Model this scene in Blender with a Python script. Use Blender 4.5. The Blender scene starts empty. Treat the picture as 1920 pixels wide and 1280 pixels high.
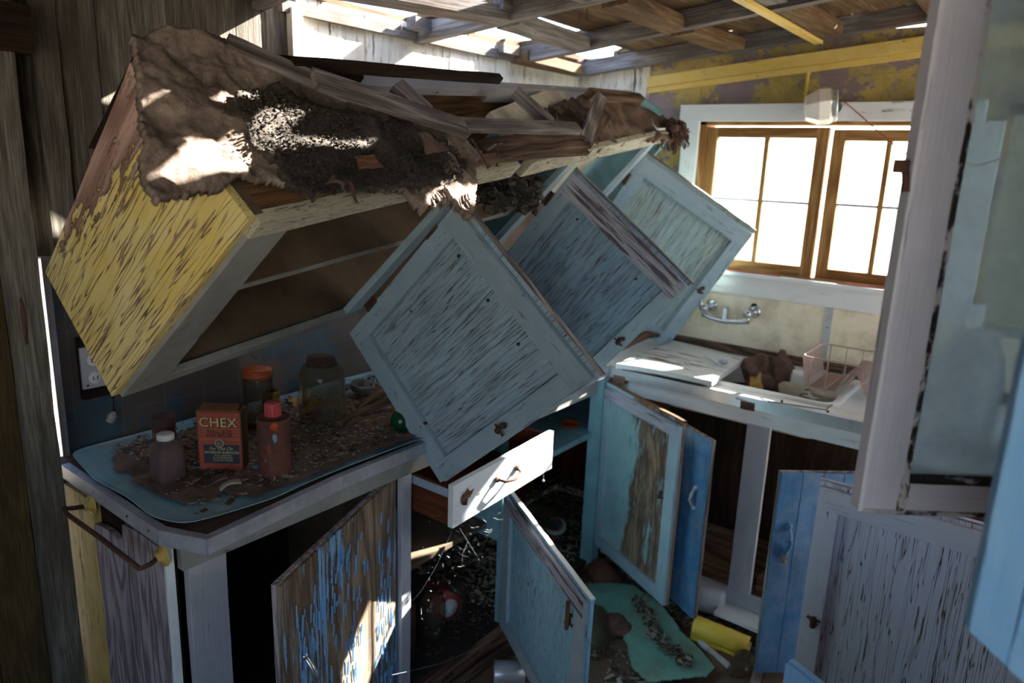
import bpy, bmesh, math, random
from mathutils import Vector as V, Matrix, noise
random.seed(11)
SC = bpy.context.scene
COL = SC.collection
# ------------------------------------------------------------------ camera
F = 1381.7; PITCH, ROLL, YAW = 0.23775, 0.03863, 0.64046
EYE = V((0, 0, 1.65))
fw = V((math.cos(YAW)*math.cos(PITCH), math.sin(YAW)*math.cos(PITCH), -math.sin(PITCH)))
r0 = fw.cross(V((0, 0, 1))).normalized(); u0 = r0.cross(fw)
rt = math.cos(ROLL)*r0 + math.sin(ROLL)*u0; up = -math.sin(ROLL)*r0 + math.cos(ROLL)*u0
cd = bpy.data.cameras.new('camera'); cam = bpy.data.objects.new('camera', cd); COL.objects.link(cam)
cam.matrix_world = Matrix(((rt.x, up.x, -fw.x, 0), (rt.y, up.y, -fw.y, 0), (rt.z, up.z, -fw.z, EYE.z), (0, 0, 0, 1)))
cd.sensor_width = 36; cd.lens = F/1920*36; cd.clip_start = 0.02
cd.dof.use_dof = True; cd.dof.focus_distance = 1.55; cd.dof.aperture_fstop = 3.2
SC.camera = cam
# ------------------------------------------------------------------ light
SUN = V((-1, .38, -.66)).normalized()
w = bpy.data.worlds.new('sky'); SC.world = w; w.use_nodes = True
wn = w.node_tree.nodes; wl = w.node_tree.links
bg = wn['Background']; sk = wn.new('ShaderNodeTexSky'); sk.sky_type = 'NISHITA'; sk.sun_disc = False
sk.sun_elevation = math.radians(35); sk.sun_rotation = math.atan2(1, -.5); sk.air_density = 1.0; sk.dust_density = 1.5
wl.new(sk.outputs[0], bg.inputs[0]); bg.inputs[1].default_value = 0.98
sd = bpy.data.lights.new('sun', 'SUN'); sd.energy = 70; sd.angle = math.radians(0.6); sd.color = (1, .93, .82)
so = bpy.data.objects.new('sun', sd); COL.objects.link(so); so.rotation_euler = SUN.to_track_quat('-Z', 'Y').to_euler()
so.location = (3, -2, 4)
vs = SC.view_settings; vs.view_transform = 'Standard'; vs.look = 'None'; vs.gamma = 1; vs.use_curve_mapping = False
vs.exposure = 0.15
SC.cycles.max_bounces = 8; SC.cycles.diffuse_bounces = 4; SC.cycles.transparent_max_bounces = 12
SC.cycles.sample_clamp_indirect = 6
SC.cycles.use_denoising = True

# ------------------------------------------------------------------ pixel -> world helpers
def ray(u, v): return fw*F + rt*(u-960) - up*(v-640)
def on(ax, val, u, v):
    d = ray(u, v); t = (val-EYE[ax])/d[ax]; return EYE + d*t
def X(u, v, h): return on(0, h, u, v)
def Y(u, v, h): return on(1, h, u, v)
def Z(u, v, h): return on(2, h, u, v)
def DEP(u, v, d): return EYE + ray(u, v)*(d/F)
def ONP(u, v, o, n):
    d = ray(u, v); return EYE + d*((o-EYE).dot(n)/d.dot(n))
def rnd(a, b): return random.uniform(a, b)

# ------------------------------------------------------------------ materials
def lin(h):
    h = h.lstrip('#'); o = []
    for i in (0, 2, 4):
        x = int(h[i:i+2], 16)/255; o.append(x/12.92 if x <= .04045 else ((x+.055)/1.055)**2.4)
    return (*o, 1)
class NT:
    def __init__(s, name):
        s.m = bpy.data.materials.new(name); s.m.use_nodes = True; s.t = s.m.node_tree; s.n = s.t.nodes; s.l = s.t.links
        s.b = s.n['Principled BSDF']; s.out = s.n['Material Output']
    def set(s, sock, v):
        if isinstance(v, bpy.types.NodeSocket): s.l.new(v, sock)
        elif v is not None: sock.default_value = v
    def rest(s, scale=(1, 1, 1)):
        a = s.n.new('ShaderNodeAttribute'); a.attribute_name = 'rest'
        m = s.n.new('ShaderNodeMapping'); m.inputs['Scale'].default_value = scale; s.l.new(a.outputs['Vector'], m.inputs[0]); return m.outputs[0]
    def noise(s, vec, sc=5, det=4, rough=.6, dist=0):
        k = s.n.new('ShaderNodeTexNoise'); k.inputs['Scale'].default_value = sc; k.inputs['Detail'].default_value = det
        k.inputs['Roughness'].default_value = rough; k.inputs['Distortion'].default_value = dist; s.l.new(vec, k.inputs['Vector']); return k.outputs['Fac']
    def voro(s, vec, sc=5, feat='F1', out='Distance'):
        k = s.n.new('ShaderNodeTexVoronoi'); k.feature = feat; k.inputs['Scale'].default_value = sc; s.l.new(vec, k.inputs['Vector']); return k.outputs[out]
    def wave(s, vec, sc=5, dist=3, det=2, dirn='Y', dsc=1):
        k = s.n.new('ShaderNodeTexWave'); k.bands_direction = dirn; k.inputs['Scale'].default_value = sc; k.inputs['Distortion'].default_value = dist
        k.inputs['Detail'].default_value = det; k.inputs['Detail Scale'].default_value = dsc; s.l.new(vec, k.inputs['Vector']); return k.outputs['Fac']
    def math(s, op, a, b=None, c=None, clamp=False):
        k = s.n.new('ShaderNodeMath'); k.operation = op; k.use_clamp = clamp
        for i, v in enumerate((a, b, c)):
            if v is not None: s.set(k.inputs[i], v)
        return k.outputs[0]
    def step(s, a, lo, hi):
        k = s.n.new('ShaderNodeMapRange'); k.interpolation_type = 'SMOOTHSTEP'; s.set(k.inputs[0], a)
        k.inputs[1].default_value = lo; k.inputs[2].default_value = hi; return k.outputs[0]
    def mix(s, f, a, b, mode='MIX'):
        k = s.n.new('ShaderNodeMix'); k.data_type = 'RGBA'; k.blend_type = mode
        s.set(k.inputs[0], f); s.set(k.inputs[6], a); s.set(k.inputs[7], b); return k.outputs[2]
    def ramp(s, f, cols):
        k = s.n.new('ShaderNodeValToRGB'); e = k.color_ramp.elements
        while len(e) < len(cols): e.new(.5)
        for i, (p, cc) in enumerate(cols): e[i].position = p; e[i].color = cc
        s.set(k.inputs[0], f); return k.outputs[0]
    def bump(s, h, st=.5, dist=.002):
        k = s.n.new('ShaderNodeBump'); k.inputs['Strength'].default_value = st; k.inputs['Distance'].default_value = dist
        s.l.new(h, k.inputs['Height']); s.l.new(k.outputs[0], s.b.inputs['Normal'])
    def fin(s, col, rough=.75, metal=0, spec=None):
        s.set(s.b.inputs['Base Color'], col); s.set(s.b.inputs['Roughness'], rough); s.b.inputs['Metallic'].default_value = metal
        if spec is not None: s.b.inputs['Specular IOR Level'].default_value = spec
        return s.m
def wood_nodes(t, dark, light, ring=0.5, fs=1.0):
    fib = t.noise(t.rest((2.5*fs, 70*fs, 70*fs)), 3, 5, .7)
    fine = t.noise(t.rest((8*fs, 260*fs, 260*fs)), 1.5, 3, .7)
    big = t.noise(t.rest((1.2, 8, 8)), 1.0, 3, .5, .6)
    rn = t.noise(t.rest((1.1*fs, 8*fs, 8*fs)), 1, 2, .45); rg = t.math('PINGPONG', t.math('MULTIPLY', rn, 17), 1)
    f = t.math('ADD', t.math('MULTIPLY', fib, .55), t.math('MULTIPLY', rg, .20*ring))
    f = t.math('ADD', f, t.math('MULTIPLY', big, .30))
    f = t.step(f, .38, .72)
    col = t.mix(f, lin(dark), lin(light))
    crk = t.step(fine, .62, .70)
    col = t.mix(t.math('MULTIPLY', crk, .55), col, lin('#1c140f'))
    return col, f, crk
def wood(name, dark, light, ring=.5, rough=.85, stain=None, fs=1.0, bst=.6):
    t = NT(name); col, f, crk = wood_nodes(t, dark, light, ring, fs)
    if stain:
        sn = t.step(t.noise(t.rest((1.5, 6, 6)), 1.3, 4, .6), stain[1], stain[2]); col = t.mix(sn, col, t.mix(.6, col, lin(stain[0])))
    t.bump(t.math('SUBTRACT', f, crk), bst, .0022); return t.fin(col, rough, 0, .2)
def peel(name, paint, under=('#6d5140', '#a78468'), cover=.5, crack=.5, dirt=.35, paint2=None, chip=(14, 60), crackw=.05, ring=.6, soft=.03, dirtcol='#3a2c22', fine=1.0, bst=.8, grad=None, al=6):
    """old paint over weathered wood; rest X runs along the grain"""
    t = NT(name); wc, f, wcrk = wood_nodes(t, under[0], under[1], ring)
    p = lin(paint)
    if paint2: p = t.mix(t.step(t.noise(t.rest((2, 3, 3)), 1.6, 3, .6), .35, .65), lin(paint), lin(paint2))
    pv = t.noise(t.rest((6, 6, 6)), 3, 4, .6); p = t.mix(t.step(pv, .2, .9), p, t.mix(.16, p, lin('#e8e6e0')))
    n1 = t.noise(t.rest((chip[0]*.8, chip[1]*1.2, chip[1]*1.2)), 1, 5, .68)
    n2 = t.noise(t.rest((1.3, 2.2, 2.2)), 1.6, 3, .5)
    s = t.math('ADD', t.math('MULTIPLY', n1, .6), t.math('MULTIPLY', n2, .4))
    if grad is not None:   # worn more towards one end of the board (axis, from, to, amount)
        a = t.n.new('ShaderNodeAttribute'); a.attribute_name = 'uvw'; sp = t.n.new('ShaderNodeSeparateXYZ'); t.l.new(a.outputs['Vector'], sp.inputs[0])
        gs = t.math('ADD', t.math('ADD', t.math('MULTIPLY', sp.outputs[0], grad[0][0]), t.math('MULTIPLY', sp.outputs[1], grad[0][1])), t.math('MULTIPLY', sp.outputs[2], grad[0][2])); g = t.step(gs, grad[1], grad[2]); s = t.math('SUBTRACT', s, t.math('MULTIPLY', g, grad[3]))
    th = .5 + (.5-cover)*.42
    mask = t.step(s, th-soft, th+soft)
    c1 = t.noise(t.rest((al, 110*fine, 110*fine)), 1, 1.6, .5, .3)
    band = t.math('ABSOLUTE', t.math('SUBTRACT', c1, .5))
    cr = t.math('SUBTRACT', 1, t.step(band, crackw*.05, crackw*.36))
    gate = t.step(t.noise(t.rest((al*1.3, 45*fine, 45*fine)), 1, 2, .6), .66-crack*.32, .76-crack*.32)
    cr = t.math('MULTIPLY', cr, gate)
    pm = t.math('MULTIPLY', mask, t.math('SUBTRACT', 1, cr))
    gap = t.mix(.4, wc, lin('#20160f'))
    under_c = t.mix(t.math('MULTIPLY', cr, mask), wc, gap)
    col = t.mix(pm, under_c, p)
    # thin dark outline where the paint edge lifts
    ed = t.math('MULTIPLY', t.step(s, th-soft*2.2, th-soft*.4), t.math('SUBTRACT', 1, mask))
    col = t.mix(t.math('MULTIPLY', ed, .6), col, lin('#20160f'))
    d = t.step(t.noise(t.rest((3, 5, 5)), 1.4, 5, .65), .45, .85)
    col = t.mix(t.math('MULTIPLY', d, dirt), col, lin(dirtcol))
    h = t.math('ADD', t.math('MULTIPLY', pm, 1.0), t.math('MULTIPLY', f, .35))
    t.bump(h, bst, .0022)
    return t.fin(col, t.mix(pm, (.9, .9, .9, 1), (.55, .55, .55, 1)), 0, .3)
def plain(name, colr, rough=.6, metal=0, var=.25, sc=14, dirt=0, dcol='#3a2c22', bst=.15, spec=None):
    t = NT(name); n = t.noise(t.rest(), sc, 5, .65); c = lin(colr)
    col = t.mix(t.step(n, .25, .8), c, tuple([x*(1-var) for x in c[:3]])+(1,))
    if dirt: col = t.mix(t.math('MULTIPLY', t.step(t.noise(t.rest(), 6, 6, .7), .42, .68), dirt), col, lin(dcol))
    t.bump(n, bst, .002); return t.fin(col, rough, metal, spec)
def glassy(name, tint='#e8f0ee', alpha=.25, dust='#b9bdb4', dmin=.05, dmax=.5, rough=.08, sc=9):
    """thin old glass: see-through with a dust film"""
    t = NT(name); n = t.n; tr = n.new('ShaderNodeBsdfTransparent'); tr.inputs[0].default_value = lin(tint)
    gl = n.new('ShaderNodeBsdfGlossy'); gl.inputs['Roughness'].default_value = rough
    df = n.new('ShaderNodeBsdfDiffuse'); df.inputs[0].default_value = lin(dust)
    tl = n.new('ShaderNodeBsdfTranslucent'); tl.inputs[0].default_value = lin(dust)
    dm = n.new('ShaderNodeMixShader'); dm.inputs[0].default_value = .35; t.l.new(df.outputs[0], dm.inputs[1]); t.l.new(tl.outputs[0], dm.inputs[2])
    lw = n.new('ShaderNodeLayerWeight'); lw.inputs[0].default_value = .25
    m1 = n.new('ShaderNodeMixShader'); t.l.new(t.math('MULTIPLY', lw.outputs['Fresnel'], .8), m1.inputs[0]); t.l.new(tr.outputs[0], m1.inputs[1]); t.l.new(gl.outputs[0], m1.inputs[2])
    k = n.new('ShaderNodeMapRange'); t.l.new(t.noise(t.rest(), sc, 5, .6), k.inputs[0]); k.inputs[1].default_value = .3; k.inputs[2].default_value = .75
    k.inputs[3].default_value = dmin; k.inputs[4].default_value = dmax
    m2 = n.new('ShaderNodeMixShader'); t.l.new(k.outputs[0], m2.inputs[0]); t.l.new(m1.outputs[0], m2.inputs[1]); t.l.new(dm.outputs[0], m2.inputs[2])
    t.l.new(m2.outputs[0], t.out.inputs[0]); return t.m
def tileboard(name, paint, under, size, cover, sheen=.45, lines='#3b3a36', dirt=.3, paint2=None):
    t = NT(name); r = t.rest(); a = t.n.new('ShaderNodeSeparateXYZ'); t.l.new(r, a.inputs[0])
    g = []
    for ax in (0, 1):
        fr = t.math('FRACT', t.math('DIVIDE', a.outputs[ax], size[ax])); g.append(t.math('SUBTRACT', 1, t.step(t.math('ABSOLUTE', t.math('SUBTRACT', fr, .5)), .0, .018)))
    line = t.math('MAXIMUM', g[0], g[1])
    big = t.noise(r, 3.4, 3, .5); fine = t.noise(r, 38, 6, .75)
    s = t.math('ADD', t.math('MULTIPLY', big, .62), t.math('MULTIPLY', fine, .38)); s = t.math('ADD', s, t.math('MULTIPLY', line, .05))
    th = .5+(.5-cover)*.4; m = t.step(s, th-.015, th+.015)
    p = lin(paint)
    if paint2: p = t.mix(t.step(t.noise(r, 5, 4, .6), .4, .62), lin(paint), lin(paint2))
    col = t.mix(m, lin(under), p)
    col = t.mix(t.math('MULTIPLY', line, .55), col, lin(lines))
    col = t.mix(t.math('MULTIPLY', t.step(t.noise(r, 7, 6, .7), .45, .8), dirt), col, lin('#2e261f'))
    h = t.math('SUBTRACT', t.math('ADD', t.math('MULTIPLY', m, .6), t.math('MULTIPLY', t.noise(r, 90, 4, .7), .6)), line)
    t.bump(h, .6, .0018); return t.fin(col, sheen)

M = {}
M['board'] = wood('weathered_board', '#4b4640', '#8d887f', .5, .9, ('#4a3626', .5, .8), 1.4)
M['leaf'] = wood('dark_yellowish_door_board', '#3b2e1b', '#6b5733', .3, .8, None, 1.6)
M['whitewash'] = peel('whitewashed_board', '#cfcbbf', ('#54483c', '#9b8f80'), 0.74, .55, .55, dirtcol='#54483c', chip=(8, 50))
M['roofwood'] = wood('roof_timber', '#54402f', '#97805f', .4, .9, ('#2a1e14', .45, .75))
M['rafter'] = wood('rafter_timber', '#575250', '#aaa5a4', .4, .9, ('#5c3d22', .48, .72))
M['greyboard'] = wood('grey_lath', '#544c4a', '#a59c9c', .9, .85)
M['brownboard'] = wood('brown_board', '#3a2a22', '#7d6454', .9, .85)
M['plywood'] = wood('raw_plywood', '#5d3f2a', '#99714f', .8, .8, ('#2b1d13', .45, .7))
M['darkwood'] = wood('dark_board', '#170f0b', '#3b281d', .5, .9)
M['honey'] = wood('varnished_sash_wood', '#7a512b', '#c39a63', .6, .55, ('#4a2f18', .55, .8))
M['redwood'] = wood('reddish_plank', '#4a2415', '#83462a', .5, .75)
M['teal_in'] = peel('teal_door_inner_panel', '#8fa4b4', ('#4f4640', '#7c6a5e'), .93, .85, .45, paint2='#98b2c4', chip=(18, 130), crackw=.085, fine=2.3, al=5, dirtcol='#5a4f44')
M['teal_worn'] = peel('teal_door_worn_panel', '#7d9bb4', ('#5e4034', '#8d6350'), .80, .8, .35, paint2='#88a6bd', chip=(12, 100), crackw=.10, fine=2.3, al=5)
M['teal_green'] = peel('green_grey_door_panel', '#8fa6a4', ('#6b5138', '#8f7350'), .86, .7, .5, paint2='#93abb6', chip=(14, 90), crackw=.08, fine=2.1, al=5, dirtcol='#5c5038')
M['teal_frame'] = peel('teal_frame_strip', '#8fa5b4', ('#6f5a54', '#a08f90'), .88, .35, .3, chip=(8, 50), al=8)
M['lav_frame'] = peel('lavender_grey_strip', '#a3a3b4', ('#5c5256', '#8d8190'), .62, .7, .25, chip=(5, 60), fine=2, al=4)
M['teal_clean'] = plain('teal_cabinet_paint', '#7aa4b2', .55, 0, .2, 8, .35)
M['teal_door'] = peel('turquoise_door_panel', '#78b0c8', ('#7a5f50', '#a5917f'), .84, .7, .25, paint2='#86b8ce', chip=(30, 70), crackw=.07, fine=2, al=16)
M['teal_brown'] = peel('teal_over_bare_plywood', '#8db0ba', ('#6b5244', '#9a7f6c'), .86, .2, .3, chip=(6, 18), ring=1.4, soft=.05, grad=((1, 0, 0), .28, .50, .24))
M['peelblue'] = peel('blue_flakes_on_bare_wood', '#84b6e0', ('#5a493d', '#a8937f'), .41, .45, .1, paint2='#78abdc', chip=(4.5, 60), crackw=.08, ring=.8, soft=.012, bst=1.0)
M['navy'] = peel('deep_blue_paint', '#33709f', ('#66584e', '#97887c'), .92, .3, .3, paint2='#2b638f', chip=(8, 60), al=4)
M['skyblue'] = peel('sky_blue_paint', '#72aedf', ('#4a3a30', '#6e5a4c'), .98, .03, .10, paint2='#7ab2e6')
M['white_crack'] = peel('lavender_white_cracked_paint', '#cfcddd', ('#6a4a3e', '#957462'), .97, 1.05, .10, chip=(9, 50), crackw=.065, fine=1.05, al=4, bst=1.0)
M['white_strip'] = peel('lavender_white_strip', '#c6c4d2', ('#543a30', '#8a6a5a'), .90, .35, .12, chip=(9, 50), al=5)
M['white_black'] = peel('grey_white_over_black', '#b4b2c2', ('#15110f', '#3a302c'), .97, .08, .10, chip=(10, 40), bst=1.0, al=3)
M['black_edge'] = peel('paint_flaked_to_black', '#a8a4ac', ('#1a1614', '#3a302b'), .50, .3, .1, chip=(22, 30), bst=1.0)
M['white_paint'] = peel('dusty_white_paint', '#dfe2e6', ('#5a4a3e', '#8d7f72'), .90, .2, .3, chip=(8, 40), dirtcol='#7a6a58')
M['grey_paint'] = peel('grey_lilac_paint', '#a3a2ac', ('#5a4a3e', '#8d7f72'), .92, .15, .3, chip=(8, 40))
M['stile_grey'] = peel('shaded_grey_paint', '#83817f', ('#4a3d34', '#6d6258'), .9, .25, .45, chip=(8, 40))  # cabinet shade put into a darker grey; counter rail and plug truly grey
M['cream_peel'] = peel('cream_grey_cracked_rail', '#b9b39e', ('#6a5846', '#8f7d68'), .80, .9, .35, chip=(16, 50), crackw=.09, fine=2.4, al=16, bst=1.0)
M['in_grey'] = plain('cabinet_inside_paint', '#6b5744', .8, 0, .45, 5, .6, '#33261a')
M['yellow'] = peel('yellow_curling_paint', '#dcc168', ('#84665c', '#b8988e'), .93, 1.0, .08, paint2='#e2cf8e', chip=(20, 46), crackw=.085, ring=1.5, fine=.95, al=5, soft=.02, bst=1.0, grad=((0, .85, .40), .64, 1.20, .34))
M['yellow_old'] = peel('yellow_paint_flaked_board', '#b8963f', ('#6f6268', '#9d9098'), .80, .6, .25, chip=(14, 40), crackw=.07, ring=1.4, al=5)
M['yellow_trim'] = peel('yellow_trim_paint', '#c9ab52', ('#6a543c', '#8d7050'), 0.93, .2, .35, chip=(6, 30))
M['violetwood'] = wood('bare_violet_grey_board', '#6a5e64', '#a6999f', 1.6, .8, None, 1.9)
M['tile_yellow'] = tileboard('yellow_tileboard', '#a8904a', '#75666c', (.115, .115), .54, .45, '#7a6a38', .7, '#8f7f4c')
M['tile_blue'] = tileboard('blue_tileboard', '#2a4252', '#4c4240', (.115, .115), .42, .5, '#6a6258', .5, '#31485a')
M['tile_cream'] = tileboard('cream_tileboard', '#b5ae94', '#8d8468', (.9, .9), .85, .5, '#8a8468', .5)
M['cream'] = plain('cream_splash_panel', '#eee4cd', .35, 0, .12, 6, .35, '#8a7048')
M['laminate'] = plain('teal_counter_sheet', '#86b2c0', .6, 0, .25, 7, .6, '#7a675a')
M['underlay'] = plain('rotten_underlay', '#5c4b41', .95, 0, .6, 60, .3)
M['alu'] = plain('dull_aluminium', '#b2b4c2', .45, .25, .3, 25, .3, '#5a5450')
M['alu_bright'] = plain('bright_aluminium', '#c2c6cc', .35, .5, .2, 20, .15)
M['chrome'] = plain('worn_chrome', '#c9cdd2', .2, .8, .25, 30, .15, '#7a6a50')
M['rust'] = plain('rusty_iron', '#5e3d2e', .8, .1, .6, 60, .4, '#2c1810')
M['porcelain'] = plain('white_enamel', '#f0f0ec', .25, 0, .05, 8, .15, '#7a6248')
M['wire'] = plain('pink_coated_wire', '#c3a79a', .5, 0, .3, 40, .2)
M['duff'] = plain('brown_counter_dust', '#80695c', .95, 0, .5, 30, .3)
M['dirt'] = plain('brown_dirt_crust', '#715b4e', .95, 0, .5, 22, .3)
M['darkdirt'] = plain('dark_granular_dirt', '#453d36', .95, 0, .7, 130, .4, '#16130f', 1)
def feltmat():
    t = NT('brown_insulation_felt'); r_ = t.rest(); a = t.noise(r_, 9, 6, .7); b = t.noise(r_, 70, 5, .75); c = t.noise(r_, 320, 3, .8)
    h = t.math('ADD', t.math('ADD', t.math('MULTIPLY', a, .5), t.math('MULTIPLY', b, .35)), t.math('MULTIPLY', c, .25))
    col = t.ramp(h, [(.40, lin('#403630')), (.52, lin('#786960')), (.66, lin('#9c8c80'))]); t.bump(h, 1.0, .006); return t.fin(col, .98, 0, .1)
M['felt'] = feltmat()
M['ext'] = plain('dry_ground', '#ddd3bf', .95, 0, .15, .8)
M['rock'] = plain('pale_rock', '#a89c8c', .9, 0, .3, 6)
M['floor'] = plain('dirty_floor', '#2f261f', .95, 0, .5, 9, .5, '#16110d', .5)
M['lino'] = plain('green_linoleum', '#6fa39a', .6, 0, .12, 9, .45, '#6d4a30')
M['yplastic'] = plain('yellow_plastic', '#e9ca4c', .45, 0, .12, 10, .1)
M['wplastic'] = plain('white_plastic', '#b9b7bc', .5, 0, .12, 10, .12)
M['lamp'] = plain('milky_lamp_glass', '#f4efe9', .4, 0, .08, 12, .12, '#a08468')
M['black'] = plain('black_rubber', '#1a1817', .7, 0, .3, 20)
M['brownjar'] = plain('dusty_brown_plastic', '#5a464a', .7, 0, .3, 90, .2)
M['rustcan'] = plain('rusted_tin_can', '#6a3f35', .8, .1, .45, 55, .5, '#3c2320')
M['orange'] = plain('orange_cap', '#b5501f', .55, 0, .25, 20, .2)
M['redcap'] = plain('pink_red_cap', '#c2474c', .5, 0, .15, 20)
M['whitecap'] = plain('white_cap', '#c9c9cc', .5, 0, .15, 20, .2)
M['rustcap'] = plain('rusted_jar_lid', '#4f3433', .9, .1, .6, 60)
M['cardboard'] = plain('stained_cardboard', '#6a4426', .85, 0, .4, 12, .4)
M['crust'] = plain('yellow_brown_shard', '#a98244', .8, 0, .35, 14, .2)
M['green'] = plain('green_glass_ball', '#0d4428', .25, 0, .3, 10)
M['bark'] = plain('reddish_bark', '#64483c', .9, 0, .5, 24, .3)
M['chip'] = plain('pale_litter', '#a39685', .9, 0, .5, 3)
M['chipdark'] = plain('dark_litter', '#4b3d33', .95, 0, .6, 3)
M['chipblue'] = plain('blue_paint_chip', '#6d9cc4', .7, 0, .3, 3)
M['ink'] = plain('dark_print', '#3a1c14', .7, 0, .1, 5)
M['paleink'] = plain('pale_print', '#c9b78a', .7, 0, .45, 40)
M['boxred'] = plain('faded_red_print', '#a54634', .7, 0, .3, 12, .35, '#5a3018')
M['boxnavy'] = plain('navy_print', '#26303e', .7, 0, .2, 12)
M['silver'] = plain('scratched_tin', '#8d8a86', .4, .6, .3, 18, .3)
M['redtin'] = plain('red_print_tin', '#a3443c', .5, 0, .3, 18)
M['window_glass'] = glassy('window_pane', '#f2f6f6', .1, '#c8c8bc', .0, .10, .05)
M['hazy_glass'] = glassy('dusty_blue_pane', '#c4d3dc', .3, '#dfeaf2', .22, .52, .2, 7)
M['jar_glass'] = glassy('dusty_jar_glass', '#d0cdc2', .3, '#9c907e', .10, .32, .12, 12)
M['pale_jar_glass'] = glassy('pale_jar_glass', '#dfe4e8', .3, '#f2f4f6', .6, .85, .15, 12)
def strandmat():
    t = NT('web_strand'); return t.fin(lin('#d8dce0'), .3, .2)
M['web'] = strandmat()

# ------------------------------------------------------------------ mesh building
def npj(p, amp, fr):   # position-coherent jitter
    if amp == 0: return p
    return p + V(noise.noise_vector(p*fr))*amp
class MB:
    def __init__(s): s.v = []; s.f = []; s.r = []; s.w = []; s.sm = []
    def add(s, vs, fs, rs, ws=None, smooth=False):
        o = len(s.v); s.v += [V(x) for x in vs]; s.r += [V(x) for x in rs]; s.w += [V(x) for x in (ws or rs)]
        s.f += [tuple(i+o for i in f) for f in fs]; s.sm += [smooth]*len(fs); return s
    def solid(s, fn, dims, n=(1, 1, 1), jit=0, fr=30, grain=0, off=None):
        """fn maps the unit cube to world; surface grid with shared verts"""
        off = V((rnd(0, 9), rnd(0, 9), rnd(0, 9))) if off is None else V(off); d = {}; vs = []; rs = []; ws = []; fs = []
        def g(i, j, k):
            key = (i, j, k)
            if key not in d:
                a, b, c = i/n[0], j/n[1], k/n[2]; d[key] = len(vs); p = V(fn(a, b, c)); vs.append(npj(p, jit, fr))
                q = [a*dims[0], b*dims[1], c*dims[2]]
                if grain == 1: q = [q[1], q[0], q[2]]
                if grain == 2: q = [q[2], q[1], q[0]]
                rs.append(V(q)+off); ws.append(V((a, b, c)))
            return d[key]
        nx, ny, nz = n
        for i in range(nx):
            for j in range(ny):
                fs.append((g(i, j, 0), g(i, j+1, 0), g(i+1, j+1, 0), g(i+1, j, 0))); fs.append((g(i, j, nz), g(i+1, j, nz), g(i+1, j+1, nz), g(i, j+1, nz)))
        for i in range(nx):
            for k in range(nz):
                fs.append((g(i, 0, k), g(i+1, 0, k), g(i+1, 0, k+1), g(i, 0, k+1))); fs.append((g(i, ny, k), g(i, ny, k+1), g(i+1, ny, k+1), g(i+1, ny, k)))
        for j in range(ny):
            for k in range(nz):
                fs.append((g(0, j, k), g(0, j, k+1), g(0, j+1, k+1), g(0, j+1, k))); fs.append((g(nx, j, k), g(nx, j+1, k), g(nx, j+1, k+1), g(nx, j, k+1)))
        return s.add(vs, fs, rs, ws)
    def box(s, x0, x1, y0, y1, z0, z1, grain=0, n=(1, 1, 1), jit=0, fr=30, off=None):
        return s.solid(lambda a, b, c: (x0+(x1-x0)*a, y0+(y1-y0)*b, z0+(z1-z0)*c), (abs(x1-x0), abs(y1-y0), abs(z1-z0)), n, jit, fr, grain, off)
    def plank(s, A, B, wv, tv, n=8, jit=.002, fr=18, warp=0, taper=0):
        """A,B centre-line ends; wv width vector, tv thickness vector (full)"""
        A, B, wv, tv = V(A), V(B), V(wv), V(tv)
        def fn(a, b, c):
            q = A.lerp(B, a)+wv*(b-.5)*(1-taper*a)+tv*(c-.5)
            if warp: q += tv.normalized()*math.sin(a*math.pi)*warp
            return q
        return s.solid(fn, ((B-A).length, wv.length, tv.length), (n, 2, 1), jit, fr)
    def tube(s, pts, r, k=8, caps=True):
        pts = [V(p) for p in pts]; vs = []; fs = []; rs = []; L = 0
        for i, p in enumerate(pts):
            t = (pts[min(i+1, len(pts)-1)]-pts[max(i-1, 0)]).normalized()
            a = t.cross(V((0, 0, 1)));  a = t.cross(V((1, 0, 0))) if a.length < .15 else a
            a.normalize(); b = t.cross(a); rr = r[i] if isinstance(r, (list, tuple)) else r
            if i: L += (p-pts[i-1]).length
            for j in range(k):
                an = 2*math.pi*j/k; vs.append(p+(a*math.cos(an)+b*math.sin(an))*rr); rs.append(V((L, rr*math.cos(an), rr*math.sin(an))))
        for i in range(len(pts)-1):
            for j in range(k): fs.append((i*k+j, i*k+(j+1) % k, (i+1)*k+(j+1) % k, (i+1)*k+j))
        if caps: fs.append(tuple(range(k))[::-1]); fs.append(tuple(range((len(pts)-1)*k, len(pts)*k)))
        return s.add(vs, fs, rs, None, True)
    def lathe(s, prof, o=(0, 0, 0), ax=(0, 0, 1), k=28, jit=0, sq=None, a0=0, a1=2*math.pi):
        o = V(o); ax = V(ax).normalized(); a = ax.cross(V((0, 1, 0))); a = ax.cross(V((1, 0, 0))) if a.length < .2 else a
        a.normalize(); b = ax.cross(a); vs = []; fs = []; rs = []; full = abs(a1-a0-2*math.pi) < 1e-6; m = k if full else k+1
        for (r, h) in prof:
            for j in range(m):
                an = a0+(a1-a0)*j/k; ca, sa = math.cos(an), math.sin(an)
                q = 1
                if sq: q = 1/((abs(ca)**sq+abs(sa)**sq)**(1/sq))
                vs.append(npj(o+ax*h+(a*ca+b*sa)*r*q, jit, 25)); rs.append(V((r*ca, r*sa, h)))
        for i in range(len(prof)-1):
            for j in range(k):
                j2 = (j+1) % m; fs.append((i*m+j, i*m+j2, (i+1)*m+j2, (i+1)*m+j))
        return s.add(vs, fs, rs, None, True)
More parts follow.
